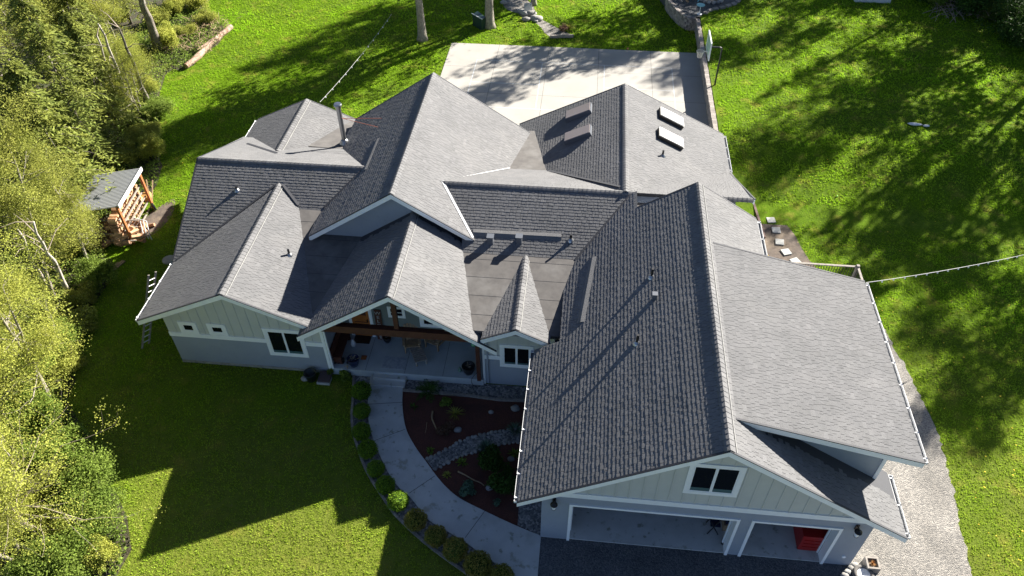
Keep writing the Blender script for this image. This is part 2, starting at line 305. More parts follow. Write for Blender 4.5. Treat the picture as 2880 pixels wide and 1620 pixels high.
house = thing('house', (0,0,0), 'large single-storey house with grey shingle gables, white trim and open double garage', 'house')
EXPO = .143
def slope(key, label=None):
    (a, b, c), poly, kind = ROOFS[key]; mb = MB()
    P = [Vector((x, y, a*x+b*y+c)) for x, y in poly]
    if sum(poly[i][0]*poly[(i+1)%len(poly)][1]-poly[(i+1)%len(poly)][0]*poly[i][1] for i in range(len(poly))) < 0: P = P[::-1]
    base = .012 if kind == 'shingle' else 0
    mb.prism([q-Vector((0,0,.17)) for q in P], (0,0,.17-base), 1 if kind == 'shingle' else 0, .5)
    s = hypot(a, b); k = sqrt(1+s*s)
    if kind == 'shingle':
        D = Vector((-a/s, -b/s)); U = Vector((-D.y, D.x)); N = Vector((-a, -b, 1)).normalized()
        cs = [(Vector(q).dot(U), Vector(q).dot(D)) for q in poly]
        dmin, dmax = min(q[1] for q in cs), max(q[1] for q in cs)
        rows = int((dmax-dmin)*k/EXPO)+1
        def P3(u, d, h): xy = U*u+D*d; return Vector((xy.x, xy.y, a*xy.x+b*xy.y+c))+N*h
        for r in range(rows):
            d0 = dmin+r*EXPO/k; d1 = min(dmin+(r+1)*EXPO/k, dmax+.004); dm = (d0+d1)/2
            if d1-d0 < .02: continue
            xs = []
            for i in range(len(cs)):
                (u1, e1), (u2, e2) = cs[i], cs[(i+1)%len(cs)]
                if (e1 > dm) != (e2 > dm): xs.append(u1+(u2-u1)*(dm-e1)/(e2-e1))
            xs.sort()
            rowj = random.uniform(-.001, .0015)
            for i in range(0, len(xs)-1, 2):
                u = xs[i]; thick = random.random() < .5
                while u < xs[i+1]-.001:
                    w = random.choice((.11,.15,.18,.22,.28)) if not thick else random.choice((.12,.16,.2,.26))
                    v = min(u+w, xs[i+1])
                    if xs[i+1]-v < .06: v = xs[i+1]
                    um = (u+v)/2; xy = U*um+D*dm
                    if env(xy.x, xy.y, key) < a*xy.x+b*xy.y+c+.13:
                        t = (.0098 if thick else .0076)+rowj+random.uniform(-.0012,.0012); h0 = .001 if thick else .0
                        g = .006; e = d1+random.uniform(-.003,.004)+(.0 if thick else -.010)
                        A = [P3(u+g,d0-.03,h0-.002), P3(v-g,d0-.03,h0-.002), P3(v-g,e,t), P3(u+g,e,t), P3(v-g,e,-.011), P3(u+g,e,-.011), P3(u+g,d0,-.011), P3(v-g,d0,-.011)]
                        tn = random.choice((random.random(), .5, .6, .35)); 
                        mb.add(A, [(0,3,2,1),(3,5,4,2),(0,6,5,3),(1,2,4,7)], 0, tn)
                    u = v; thick = not thick
    o = mb.build('roof_slope', ['shingle','edge'] if kind == 'shingle' else ['roll'], house)
    # drip edge is dark; flat pieces get seams
    if kind == 'roll' and key in ('front cricket', 'left cricket'):
        sm = MB(); xs0 = min(q[0] for q in poly); xs1 = max(q[0] for q in poly); y = min(q[1] for q in poly)+.75
        while y < max(q[1] for q in poly)-.1:
            t = []
            x = xs0
            for i in range(len(poly)):
                (x1,y1),(x2,y2) = poly[i], poly[(i+1)%len(poly)]
                if (y1 > y) != (y2 > y): t.append(x1+(x2-x1)*(y-y1)/(y2-y1))
            t.sort(); sm.bar((t[0]+.02,y,a*t[0]+b*y+c+.003), (t[-1]-.02,y,a*t[-1]+b*y+c+.003), .009, .006); y += .92
        sm.build('seam', 'edge', o)
    tag(o, {'roll': 'smooth dark roofing felt between the '+key.replace(' cricket', '')+' slopes'}.get(kind)) if kind == 'roll' else None
    return o
for k in ROOFS: slope(k)

def ridge(p0, p1, sl, sr, cable=None):
    mb = MB(); p0, p1 = Vector(p0), Vector(p1); L = (p1-p0).length; d = (p1-p0)/L; side = d.cross(Vector((0,0,1))).normalized()
    n = int(L/.19); w = .15
    for i in range(n):
        a = p0+d*(L*i/n-.01); b = p0+d*(L*(i+1)/n+.03); h1 = .035+random.uniform(0,.004); h0 = .022
        vs = []
        for q, h in ((a, h1), (b, h0)):
            for u, dz in ((-w, -w*sl), (-.085, -.085*sl+.015), (0, .012), (.085, -.085*sr+.015), (w, -w*sr)):
                vs.append(q+side*u+Vector((0,0,dz+h)))
        mb.add(vs+[v-Vector((0,0,.035)) for v in vs], [(0,1,6,5),(1,2,7,6),(2,3,8,7),(3,4,9,8),(10,11,1,0),(11,12,2,1),(12,13,3,2),(13,14,4,3),(10,0,5,15),(4,14,19,9)], 0)
    o = mb.build('ridge_cap', 'shingle', house)
    if cable:
        mc = MB(); k = 14; pts = []
        for i in range(k+1):
            q = p0+d*L*i/k; pts.append(q+side*(cable+random.uniform(-.008,.008))+Vector((0,0,-abs(cable)*(sr if cable > 0 else sl)+.03)))
        mc.tube(pts, .009, 5); c = mc.build('cable', 'paver', o); 
    return o
ridge((4.768,12.68,7.301), (4.768,25.34,7.301), .632, .632, .21)
ridge((-7.578,24.1,6.819), (-7.578,34.0,6.819), .66, .66)
ridge((-6.761,19.33,5.74), (-6.761,24.46,5.74), .66, .66, .2)
ridge((-13.595,19.67,4.858), (-13.595,26.85,4.858), .467, .467, .2)
ridge((2.03,26.5,5.8), (2.03,35.6,5.8), .495, .495)
ridge((-14.82,30.0,4.45), (-14.82,34.85,4.45), .46, .43, .22)
ridge((-2.0,19.38,4.36), (-2.0,23.55,4.36), .49, .49, .17)
ridge((-17.64,27.801,5.363), (-9.75,27.801,5.363), .42, .521)
ridge((-6.0,26.532,5.747), (2.35,26.532,5.747), .472, .472)
ridge((5.2,26.532,5.747), (7.36,26.532,5.747), .472, .472)

def fascia(p, q, depth=.24, name='fascia', t=.045, top=-.015, nrm=(0,-1,0)):
    p, q = Vector(p), Vector(q); n = Vector(nrm)*t
    a = [p+Vector((0,0,top)), q+Vector((0,0,top)), q+Vector((0,0,top-depth)), p+Vector((0,0,top-depth))]
    o = MB().prism([q-Vector((0,0,.012)) for q in a], n).build(name, 'trim', house)
    d = Vector((0,0,top+.03)); n2 = n*1.5
    MB().prism([p+d, q+d, q+d-Vector((0,0,.036)), p+d-Vector((0,0,.036))], n2).build('drip_edge', 'edge', o); return o
def rake(k, y, x0, x1, n=(0,-1,0), ext=0, depth=.24):
    fascia((x0,y,rz(k,x0,y)), (x1,y,rz(k,x1,y)), nrm=n, depth=depth)
rake('garage left', 12.698, -1.30, 4.768); rake('garage right', 12.698, 4.768, 10.96)
rake('dormer', 13.998, 5.1, 11.03)
rake('hall left', 24.123, -11.50, -7.578); rake('hall right', 24.123, -7.578, -4.2)
rake('porch left', 19.353, -10.80, -6.761); rake('porch right', 19.353, -6.761, -2.75)
rake('wing left', 19.692, -17.68, -13.595); rake('wing right', 19.692, -13.595, -10.33)
rake('small left', 19.398, -3.37, -2.0); rake('small right', 19.398, -2.0, -.66)
B_ = (0,1,0)
for k, y, x0, x1 in (('garage left',25.333,2.5,4.768),('garage right',25.333,4.768,7.4),('hall left',33.998,-12.0,-7.578),('hall right',33.998,-7.578,-2.6),
                     ('kitchen left',35.602,-3.42,2.03),('kitchen right',35.602,2.03,7.5),('lounge left',34.852,-17.85,-14.82),('lounge right',34.852,-14.82,-12.05),('dormer',21.902,5.1,11)): rake(k, y, x0, x1, B_)
def rake_y(k, x, y0, y1, n): fascia((x,y0,rz(k,x,y0)), (x,y1,rz(k,x,y1)), nrm=n)
rake_y('study front', -17.66, 23.3, 27.8, (-1,0,0)); rake_y('study back', -17.66, 27.8, 32.3, (-1,0,0)); rake_y('bedroom back', 7.45, 26.53, 32.2, (1,0,0))

def gutter(p, q, out, hang=.9, name='gutter'):
    p, q, n = Vector(p), Vector(q), Vector(out); d = (q-p).normalized(); up = Vector((0,0,1)); mb = MB(); w = .125
    mb.prism([p+n*w, p+n*(w+.012), p+n*(w+.012)-up*.11, p+n*w-up*.11], q-p, 0)
    mb.prism([p+n*.0-up*.11, p+n*w-up*.11, p+n*w-up*.10, p-up*.10], q-p, 1)
    mb.prism([p, p+n*.012, p+n*.012-up*.10, p-up*.10], q-p, 0)
    mb.box(p-up*.11-d*.012, p+n*(w+.012), 0); mb.box(q-up*.11, q+n*(w+.012)+d*.012, 0)
    o = mb.build(name, ['white','gutter_in'], house)
    L = (q-p).length; k = max(1, int(L/hang))
    for i in range(k+1):
        c = p+d*(.12+(L-.24)*i/k)
        h = MB(); h.prism([c-d*.018+up*.012, c+d*.018+up*.012, c+d*.018+n*.09+up*.012, c+d*.04+n*.125+up*.04, c-d*.04+n*.125+up*.04, c-d*.018+n*.09+up*.012], up*.008); h.build('hanger', 'white', o)
    return o
def eave(k, x, y0, y1, n): 
    z = rz(k, x, y0)-.045; gutter((x,y0,z), (x,y1,z), n)
eave('garage left', -1.262, 12.72, 19.2, (-1,0,0)); eave('garage right', 10.92, 12.72, 14.95, (1,0,0))
eave('dormer', 11.004, 14.02, 21.88, (1,0,0)); eave('garage right', 7.455, 21.95, 25.3, (1,0,0))
eave('wing left', -17.64, 19.72, 23.2, (-1,0,0)); eave('kitchen right', 7.505, 32.3, 35.55, (1,0,0)); eave('lounge left', -17.855, 32.6, 34.8, (-1,0,0))
# metal valley flashing
def flash(p, q, w=.05): 
    MB().bar(p, q, w, .012).build('valley_flashing', 'white', house)
def on(k, u, v):
    a, b, c = ROOFS[k][0]; d = ray(u, v); t = (a*0+b*0+c-CAMZ)/(d.z-a*d.x-b*d.y); return Vector((0,0,CAMZ))+d*t
up = Vector((0,0,1))
flash(on('bedroom back',1112,455)+up*.04, on('bedroom back',1283,424)+up*.04)
flash(on('bedroom back',1588,470)+up*.05, on('bedroom back',1834,433)+up*.05, .08)
flash(on('hall right',1113,457)+up*.05, on('hall right',1190,600)+up*.05, .1)
def valley(a, b):  # dark strip added to stand in for the shadow line in a valley
    MB().bar(a+up*.01, b+up*.01, .12, .06).build('valley_shade_strip', 'edge', house)
def xyz(k, x, y): return Vector((x, y, rz(k, x, y)))
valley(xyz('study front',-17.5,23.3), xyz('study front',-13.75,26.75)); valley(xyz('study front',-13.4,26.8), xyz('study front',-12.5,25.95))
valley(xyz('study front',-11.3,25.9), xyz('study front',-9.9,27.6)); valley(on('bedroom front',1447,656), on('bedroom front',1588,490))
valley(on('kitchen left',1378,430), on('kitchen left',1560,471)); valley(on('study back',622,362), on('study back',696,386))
flash(Vector((2.52,25.35,5.52)), Vector((2.52,26.5,5.52)), .05)

# ------------------------------------------------------------------ walls
def part(mb, name, mats, parent=house): return mb.build(name, mats, parent)
def gable_body(key, xr, hw, y0, y1, ez, rzv, floor_z=0):
    mb = MB(); mb.prism([(xr-hw,y0,floor_z),(xr+hw,y0,floor_z),(xr+hw,y0,ez),(xr,y0,rzv),(xr-hw,y0,ez)], (0,y1-y0,0)); return part(mb, 'wall', 'lap')
def under(k, x, y): return rz(k, x, y)-.175
gable_body('hall', -7.578, 3.7, 24.45, 33.4, under('hall left',-11.278,0), under('hall left',-7.578,0), 0)
gable_body('kitchen', 2.03, 4.7, 28, 35.05, under('kitchen left',-2.67,0), under('kitchen left',2.03,0))
gable_body('lounge', -14.82, 2.4, 30, 34.3, under('lounge left',-17.22,0), under('lounge right',-14.82,0)-.05)
mb = MB(); mb.prism([(-16.79,22.4,0),(-16.79,31.6,0),(-16.79,31.6,under('study back',0,31.6)),(-16.79,27.8,under('study front',0,27.75)),(-16.79,23.6,under('study front',0,23.6)),(-16.79,22.4,2.4)], (6,0,0)); part(mb, 'wall', 'lap')
mb = MB(); mb.prism([(-4.4,23.0,0),(-4.4,31.4,0),(-4.4,31.4,under('bedroom back',0,31.4)),(-4.4,26.53,under('bedroom front',0,26.5)),(-4.4,23.6,under('bedroom front',0,23.6)),(-4.4,23.0,3.9)], (11.1,0,0)); part(mb, 'wall', 'lap')

def lapstrips(mb, x0, x1, z0, z1, y, mi=0, h=.16):
    z = z0
    while z < z1-.01:
        t = min(z+h, z1); mb.prism([(x0,y-.012,z),(x0,y-.002,t),(x0,y+.03,t),(x0,y+.03,z)], (x1-x0,0,0), mi, .5); z = t
def battens(mb, ftop, x0, x1, z0, y, step=.4, holes=()):
    x = x0+step*.6
    while x < x1-.05:
        segs = [(z0, ftop(x))]
        for (a, b, c, d) in holes:
            if a-.03 < x < b+.03:
                ns = []
                for s0, s1 in segs:
                    if s0 < c: ns.append((s0, min(s1, c)))
                    if s1 > d: ns.append((max(s0, d), s1))
                segs = ns
        for s0, s1 in segs:
            if s1-s0 > .05: mb.box((x-.022,y-.022,s0), (x+.022,y+.004,s1), 0, .5)
        x += step
def window(x0, x1, z0, z1, y, fr=.16, panes=2, parent=house, bottom=None, out=-1, sash=.055):
    w = MB(); p = .035*out
    def bx(a, b, c, d, yy=p, mi=0): w.box((a, y, c), (b, y+yy, d), mi, .5)
    bx(x0, x0+fr, z0+fr, z1-fr); bx(x1-fr, x1, z0+fr, z1-fr); bx(x0, x1, z1-fr, z1, p*1.1); bx(x0, x1, z0, z0+fr, p*1.1)
    o = w.build('window', 'trim', parent); g = MB()
    s = MB(); a, b, c, d = x0+fr, x1-fr, z0+fr, z1-fr; q = .028*out
    for (e, f, h, i) in ((a, a+sash, c, d), (b-sash, b, c, d), (a+sash, b-sash, c, c+sash), (a+sash, b-sash, d-sash, d)): s.box((e,y,h),(f,y+q,i),0,.5)
    if panes == 2: m_ = (a+b)/2; s.box((m_-.045,y,c+sash),(m_+.045,y+q*1.2,d-sash),0,.5)
    s.build('sash', 'vinyl', o)
    g.box((a+sash,y,c+sash),(b-sash,y+.017*out,d-sash)); g.build('pane', 'glass', o)
    if bottom:
        bb = MB(); bb.box((a+sash,y,c+sash),(b-sash,y+.020*out,c+sash+bottom)); bb.build('blind', 'blind', o)
    return o
# left wing, front wall
W1, W2, YW = -16.8, -10.05, 20.05
def tw(x): return min(under('wing left', x, 0), under('wing right', x, 0))+.01
w = MB(); w.box((W1,YW,.0),(W2,YW+.18,1.96)); lapstrips(w, W1, W2, .16, 1.74, YW); part(w, 'wall', 'lap')
w = MB(); w.box((W1,YW-.03,-.05),(W2,YW+.05,.14)); part(w, 'foundation', 'found')
hs = [(-16.22,-15.44,1.97,2.67),(-14.98,-14.17,1.98,2.66),(-12.6,-10.9,.95,2.63)]
w = MB(); w.prism([(W1,YW,1.95),(W2,YW,1.95),(W2,YW,tw(W2)),(-13.595,YW,tw(-13.595)),(W1,YW,tw(W1))], (0,.18,0))
battens(w, lambda x: tw(x), W1+.1, W2, 1.97, YW, .42, hs); part(w, 'gable_siding', 'sage')
w = MB(); w.box((W1-.01,YW-.04,1.73),(-12.6,YW+.02,1.97)); w.box((-10.88,YW-.04,1.73),(W2-.05,YW+.02,1.97)); part(w, 'band_board', 'trim')
window(-16.22,-15.44,1.97,2.67,YW,.15,1); window(-14.98,-14.17,1.98,2.66,YW,.15,1); window(-12.6,-10.9,.95,2.63,YW,.15,2,bottom=.14)
w = MB(); w.box((W1,YW+.18,0),(W1+.18,27,2.95)); part(w, 'wall', 'lap'); w = MB(); w.box((W2-.18,YW+.18,0),(W2,22.0,3.2)); part(w, 'wall', 'lap')
w = MB(); w.box((W2-.1,YW-.05,0),(W2+.03,YW+.02,3.15)); w.bar((W2+.09,YW-.03,3.1),(W2+.09,YW-.03,.35),.07,.07); part(w, 'corner_board', 'trim')
# porch: back wall, floor, steps
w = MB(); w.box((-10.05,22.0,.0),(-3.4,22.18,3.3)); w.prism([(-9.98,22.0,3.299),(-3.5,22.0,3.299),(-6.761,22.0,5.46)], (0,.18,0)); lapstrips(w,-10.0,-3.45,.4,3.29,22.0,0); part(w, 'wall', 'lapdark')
w = MB(); w.box((-10.05,20.0,.0),(-3.45,22.0,.4))
porch = part(w, 'porch_floor', 'slab')
j = MB()
for x in (-8.55,-6.85,-5.2): j.box((x-.008,20.02,.4),(x+.008,21.98,.402))
j.build('joint', 'joint', porch)
w = MB(); w.box((-8.18,19.78,0),(-6.78,20.0,.27)); w.box((-8.18,19.52,0),(-6.78,19.78,.14)); part(w, 'step', 'concrete')
def door():
    d = MB(); d.box((-9.48,21.96,.42),(-8.68,22.0,2.45)); o = d.build('front_door', 'orange', house)
    f = MB(); f.box((-9.62,21.95,.4),(-9.48,22.0,2.6)); f.box((-8.68,21.95,.4),(-8.54,22.0,2.6)); f.box((-9.48,21.95,2.45),(-8.68,22.0,2.6)); f.build('frame', 'trim', o)
    g = MB(); g.box((-9.36,21.945,1.75),(-8.8,21.962,2.3)); g.box((-9.36,21.945,1.3),(-8.8,21.955,1.34)); g.build('groove', 'brown', o)
    h = MB(); h.box((-8.79,21.9,1.35),(-8.75,21.96,1.5)); h.build('handle', 'blackmetal', o)
door()
window(-7.81,-7.05,1.73,2.4,22.0,.09,1,sash=.04); q = MB(); q.box((-7.72,21.97,2.03),(-7.14,21.99,2.06)); q.box((-7.44,21.97,1.82),(-7.42,21.99,2.31)); part(q, 'muntin', 'vinyl')
window(-6.45,-5.2,1.28,2.5,22.0,.13,2)
w = MB(); w.box((-10.0,19.62,3.16),(-3.5,19.86,3.53)); beam = part(w, 'beam', 'brown')
w = MB(); w.box((-6.85,19.69,3.52),(-6.67,19.83,5.35)); part(w, 'king_post', 'brown')
for x in (-3.62,): w = MB(); w.box((x-.08,19.9,.4),(x+.08,20.06,3.28)); part(w, 'post', 'brown')
# small gable bay
X1, X2, YS = -3.45, -.52, 20.15
def ts(x): return min(under('small left', x, 0), under('small right', x, 0))+.02
w = MB(); w.box((X1,YS,0),(X2,YS+.18,1.9)); lapstrips(w, X1, X2, .05, 1.64, YS); w.box((X1,YS+.18,0),(X1+.18,22,3.3)); part(w, 'wall', 'lap')
w = MB(); w.prism([(-3.12,YS,1.88),(X2,YS,1.88),(X2,YS,3.55),(-2.0,YS,ts(-2.0)),(-3.12,YS,ts(-3.12))], (0,.18,0)); w.box((X1,YS+.004,1.88),(-3.12,YS+.18,3.1)); battens(w, lambda x: ts(x), -3.1, -.7, 1.9, YS, .42, [(-2.74,-1.36,1.22,2.6)]); part(w, 'gable_siding', 'sage')
w = MB(); w.box((X1,YS-.04,1.64),(-2.74,YS+.02,1.88)); w.box((X1-.01,YS-.05,0),(X1+.08,YS+.02,3.0)); part(w, 'band_board', 'trim')
window(-2.74,-1.36,1.22,2.6,YS,.14,2,bottom=.1)
w = MB(); w.bar((X1+.2,YS-.05,2.9),(X1+.2,YS-.05,.1),.07,.06); part(w, 'downspout', 'lap')
# garage
GX1, GX2, YG = -.52, 10.31, 13.35
D1, D2, D3, D4, DH = .42, 6.09, 6.47, 9.40, 2.5
f = .1
w = MB()
for a, b in ((GX1, D1), (D2, D3), (D4, GX2)): w.box((a,YG,0),(b,YG+.2,2.95)); lapstrips(w, a, b, .03, 2.95, YG)
for a, b in ((D1, D2), (D3, D4)): w.box((a,YG,DH),(b,YG+.2,2.95)); lapstrips(w, a, b, DH, 2.95, YG)
part(w, 'garage_front_wall', 'lap')
w = MB(); w.box((GX1-.01,YG-.04,2.94),(GX2-.02,YG+.03,3.2)); part(w, 'band_board', 'trim')
def tg(x): return min(under('garage left', x, 0), under('garage right', x, 0))+.01
w = MB(); w.prism([(GX1,YG,3.19),(GX2,YG,3.19),(GX2,YG,tg(GX2)),(4.768,YG,tg(4.768)),(GX1,YG,tg(GX1))], (0,.2,0))
battens(w, lambda x: tg(x), GX1, GX2, 3.2, YG, .43, [(3.98,5.68,3.83,5.55)]); part(w, 'gable_siding', 'sage')
window(3.98,5.68,3.83,5.55,YG,.14,2,bottom=.18)
for q_ in (((GX1,YG+.2,0),(GX1+.18,24.6,3.3)), ((GX2-.18,YG+.2,0),(GX2,22,3.3)), ((GX1+.18,19.3,0),(GX2-.18,19.4,3.4)), ((6.6,21.3,0),(6.7,24.6,5.6))): w = MB(); w.box(*q_); part(w, 'wall', 'lap')
w = MB(); w.prism([(GX1+.18,24.6,0),(6.6,24.6,0),(6.6,24.6,5.7),(4.7,24.6,6.6),(2.6,24.6,5.5),(GX1+.18,24.6,3.2)],(0,.15,0)); part(w, 'wall', 'lap')
w = MB(); w.box((GX1+.18,YG+.21,3.0),(GX2-.18,19.3,3.06)); part(w, 'garage_ceiling', 'sage')
for a, b in ((D1, D2), (D3, D4)):
    w = MB(); w.box((a,YG-.05,0),(a+f,YG+.32,DH)); w.box((b-f,YG-.05,0),(b,YG+.32,DH)); w.box((a+f,YG-.05,DH-f),(b-f,YG+.32,DH))
    w.box((a+f,YG+.34,0),(a+f+.05,YG+.40,DH-f)); w.box((b-f-.05,YG+.34,0),(b-f,YG+.40,DH-f)); part(w, 'garage_door_frame', 'trim')
w = MB(); w.box((GX1+.05,YG+.02,-.02),(GX2-.1,19.3,.05)); part(w, 'garage_floor', 'concrete')
# dormer walls
w = MB(); zb = lambda x: rz('garage right', x, 0)-.02; zt_ = lambda x: rz('dormer', x, 0)-.172
w.prism([(5.75,14.45,zb(5.75)),(10.2,14.45,zb(10.2)),(10.2,14.45,zt_(10.2)),(5.75,14.45,zt_(5.75))], (0,.16,0))
w.box((10.03,14.61,0),(10.2,21.5,zt_(10.2))); w.box((5.6,21.34,5.2),(10.03,21.5,zt_(10.0)-.01)); w.box((6.6,21.36,3),(10.03,21.5,5.21)); part(w, 'dormer_wall', 'lap')
w = MB(); w.box((10.12,14.42,zb(10.2)),(10.24,14.5,zt_(10.24))); part(w, 'corner_board', 'trim')
# wall lanterns
for x, z in ((-.1,2.5),(9.78,2.5)):
    b = MB(); b.box((x-.06,YG-.03,z+.02),(x+.06,YG,z+.3)); b.tube([(x,YG-.03,z+.22),(x,YG-.16,z+.3),(x,YG-.2,z+.22)], .015, 6); b.lathe((x,YG-.2,z+.02),[(.02,.26),(.12,.17),(.13,.15),(.05,.15)],12); b.tube([(x,YG-.2,z-.12),(x,YG-.2,z+.24)],.012,6); b.lathe((x,YG-.2,z-.12),[(.0,0),(.07,.01),(.075,.03)],12)
    o = part(b, 'wall_lantern', 'blackmetal'); g = MB(); g.lathe((x,YG-.2,z-.1),[(.06,0),(.075,.12),(.07,.26)],12); g.build('lamp_glass', 'vinyl', o)
g = MB(); g.lathe((9.95,YG,.62),[(.0,0),(.07,.0),(.07,.04),(0,.06)],12,axis=(0,-1,0)); part(g, 'hose_tap', 'vinyl')
# skylights
def onbox(mb, key, x, y, hx, hy, h, mi=0, z0=0):
    a, b, c = ROOFS[key][0]; N = Vector((-a,-b,1)).normalized(); e1 = Vector((1,0,a)).normalized(); e2 = N.cross(e1)
    mb.obox(Vector((x,y,a*x+b*y+c))+N*(z0+h/2), e1*hx, e2*hy, N*(h/2), mi, .5)
for key, x, y, g in (('kitchen left',-.2,34.35,'skyg'),('kitchen left',-.15,32.25,'skyg'),('kitchen right',4.42,34.35,'skyl'),('kitchen right',4.28,32.35,'skyl')):
    b = MB(); onbox(b, key, x, y, .70, .40, .2); o = part(b, 'skylight', 'black' if g == 'skyl' else 'gutter_in'); c = MB(); onbox(c, key, x, y, .66, .36, .03, 0, .2); c.build('glass', g, o)
# flue
cx, cy = -11.98, 31.75; cz = rz('hall left', cx, cy)
b = MB(); b.lathe((cx,cy,cz-.1),[(.26,0),(.27,.12),(.17,.3),(.12,.34),(.12,2.15)],18); o = part(b, 'flue_pipe', 'steel')
b = MB(); b.lathe((cx,cy,cz+2.02),[(.14,0),(.14,.1),(.19,.12),(.2,.2),(.17,.25),(0,.26)],18); b.build('flue_cap', 'steel', o)
b = MB()
for dy in (.35,-.45): b.tube([(cx+.1,cy,cz+1.45),(cx+2.0,cy+dy,rz('hall left',cx+2.0,0)+.02)], .014, 5)
b.build('brace', 'copper', o)
def stack(key, u, v, h=.32, r=.05, n='vent_pipe'):
    p = on(key, u, v); b = MB(); b.tube([p-up*.05, p+up*h], r, 10); o = part(b, n, 'black')
    c = MB(); c.lathe(p-up*.04, [(.15,0),(.12,.06),(r+.012,.13),(r+.012,.15)], 12); c.build('collar', 'steel', o)
for k, u, v, h in (('garage left',1639,697,.42),('garage left',1602,863,.42),('bedroom front',1436,604,.3),('study front',596,478,.2),('wing right',728,641,.3),('kitchen right',1667,392,.3)): stack(k, u, v, h)
def boxvent(key, u, v, s=.12, h=.3):
    p = on(key, u, v); b = MB(); b.box((p.x-s,p.y-s,p.z-.1),(p.x+s,p.y+s,p.z+h)); b.box((p.x-s-.03,p.y-s-.03,p.z+h),(p.x+s+.03,p.y+s+.03,p.z+h+.03)); part(b, 'roof_vent', 'gutter_in')
boxvent('bedroom front',1234,608); boxvent('bedroom front',1306,608); boxvent('garage left',1646,752,.07,.25)
# raised shingled ridges of the slope vents
def hump(key, p, q, w=.17, h=.05):
    a, b_, c = ROOFS[key][0]; N = Vector((-a,-b_,1)).normalized(); p, q = [Vector((x,y,a*x+b_*y+c)) for x, y in (p, q)]; d = (q-p).normalized(); s_ = N.cross(d)
    m_ = MB(); m_.prism([p-s_*w+N*.01, p+s_*.0+N*h, p+s_*w+N*.01], q-p, 0, .5); part(m_, 'vent_strip', 'shingle')
p, q = on('bedroom front',1190,585), on('bedroom front',1412,597); hump('bedroom front', (p.x,p.y), (q.x,q.y))
p, q = on('garage left',1492,648), on('garage left',1478,806); hump('garage left', (p.x,p.y), (p.x-.35,q.y))
p, q = on('hall left',950,350), on('hall left',915,430); hump('hall left', (p.x,p.y), (p.x,q.y), .15, .035)
# upper deck rail behind the dormer
zd = 3.9
c1 = at(2158,671,zd); b = MB(); x0 = 8.0
b.bar((x0,c1.y,zd),(c1.x,c1.y,zd),.09,.04); b.bar((c1.x,c1.y,zd),(c1.x,21.6,zd),.09,.04); r_ = part(b, 'deck_rail', 'greywood')
b = MB()
for x in np.arange(x0, c1.x-.05, .11): b.box((x-.01,c1.y-.01,zd-.95),(x+.01,c1.y+.01,zd-.02))
for y in np.arange(21.8, c1.y, .11): b.box((c1.x-.01,y-.01,zd-.95),(c1.x+.01,y+.01,zd-.02))
b.build('baluster', 'black', r_); b = MB(); b.box((c1.x-.06,c1.y-.06,0),(c1.x+.06,c1.y+.06,zd+.08)); b.build('post', 'greywood', r_)
b = MB(); b.box((6.7,21.5,zd-1.15),(c1.x+.05,c1.y+.05,zd-1.0)); part(b, 'deck', 'greywood')

# ------------------------------------------------------------------ ground
def struct(mb_or_o, name=None, mats=None):
    o = mb_or_o.build(name, mats) if isinstance(mb_or_o, MB) else mb_or_o
    return tag(o, kind='structure')
def sst(x, a, b): t = np.clip((x-a)/(b-a), 0, 1); return t*t*(3-2*t)
WALLX = 8.0
def gh(x, y):        # ground height: the yard right of the retaining wall climbs a metre
    x = np.asarray(x, float); y = np.asarray(y, float)
    return np.where(x > WALLX, .95*sst(y, 32, 40), 0.)
def atg(u, v):
    p = at(u, v, 0)
    for _ in range(4): p = at(u, v, float(gh(p.x, p.y)))
    return p
xs = sorted(set([-300,-160,-100,-70]+list(range(-50,8,3))+[WALLX, WALLX+.012]+list(np.arange(9,60,2.5))+[75,110,160,300])); ys = [-200,-60,-20]+list(np.arange(0,84,2))+[100,140,220,400]
V = [(x, y, float(gh(x, y))) for y in ys for x in xs]; n = len(xs)
mb = MB(); mb.add(V, [(j*n+i, j*n+i+1, (j+1)*n+i+1, (j+1)*n+i) for j in range(len(ys)-1) for i in range(n-1)], 0, .5)
struct(mb, 'lawn', 'lawn')
def flat(name, mat_, pts, z=.004, kind='structure', top=None):
    P = [Vector((p[0], p[1], z)) for p in pts]; mb = MB()
    if top is None: mb.add(P, [tuple(range(len(P)))], 0, .5)
    else: mb.prism([q-up*(z+.02) for q in P], (0,0,z+.02), 0, .5)
    o = mb.build(name, mat_); o['kind'] = kind
    return o
def smoothpts(pts, k=4):
    P = [Vector(p) for p in pts]; out = []
    for i in range(len(P)-1):
        a, b, c, d = P[max(i-1,0)], P[i], P[i+1], P[min(i+2,len(P)-1)]
        for j in range(k):
            t = j/k; out.append(.5*((2*b)+(c-a)*t+(2*a-5*b+4*c-d)*t*t+(3*b-a-3*c+d)*t**3))
    return out+[P[-1]]
left = smoothpts([z2(222,-75), z2(208,60), z2(200,190), z2(215,330), z2(250,440), z2(300,560), z2(360,680), z2(430,780), z2(512,850), z2(570,920), z2(660,1030), z2(790,1110), z2(930,1195), z2(1120,1330), z2(1330,1460), z2(1500,1560)])
right = smoothpts([z2(470,-75), z2(463,60), z2(463,190), z2(490,345), z2(560,480), z2(640,590), z2(720,700), z2(800,790), z2(900,870), z2(1080,962), z2(1300,1065), z2(1506,1150)])
left = [q for q in left if q.x < right[-1].x-.4 and q.y > 9.5]; path_poly = left+[Vector((right[-1].x, left[-1].y-.4, 0))]+right[::-1]
path = flat('path', 'concrete', path_poly, .05, top=1)
jm = MB()
for a, b in ((z2(205,158),z2(468,143)), (z2(250,433),z2(482,347)), (z2(512,830),z2(705,700)), (z2(935,1165),z2(1082,965))): jm.bar(a+up*.0515, b+up*.0515, .02, .005)
struct(jm, 'path_joints', 'joint')
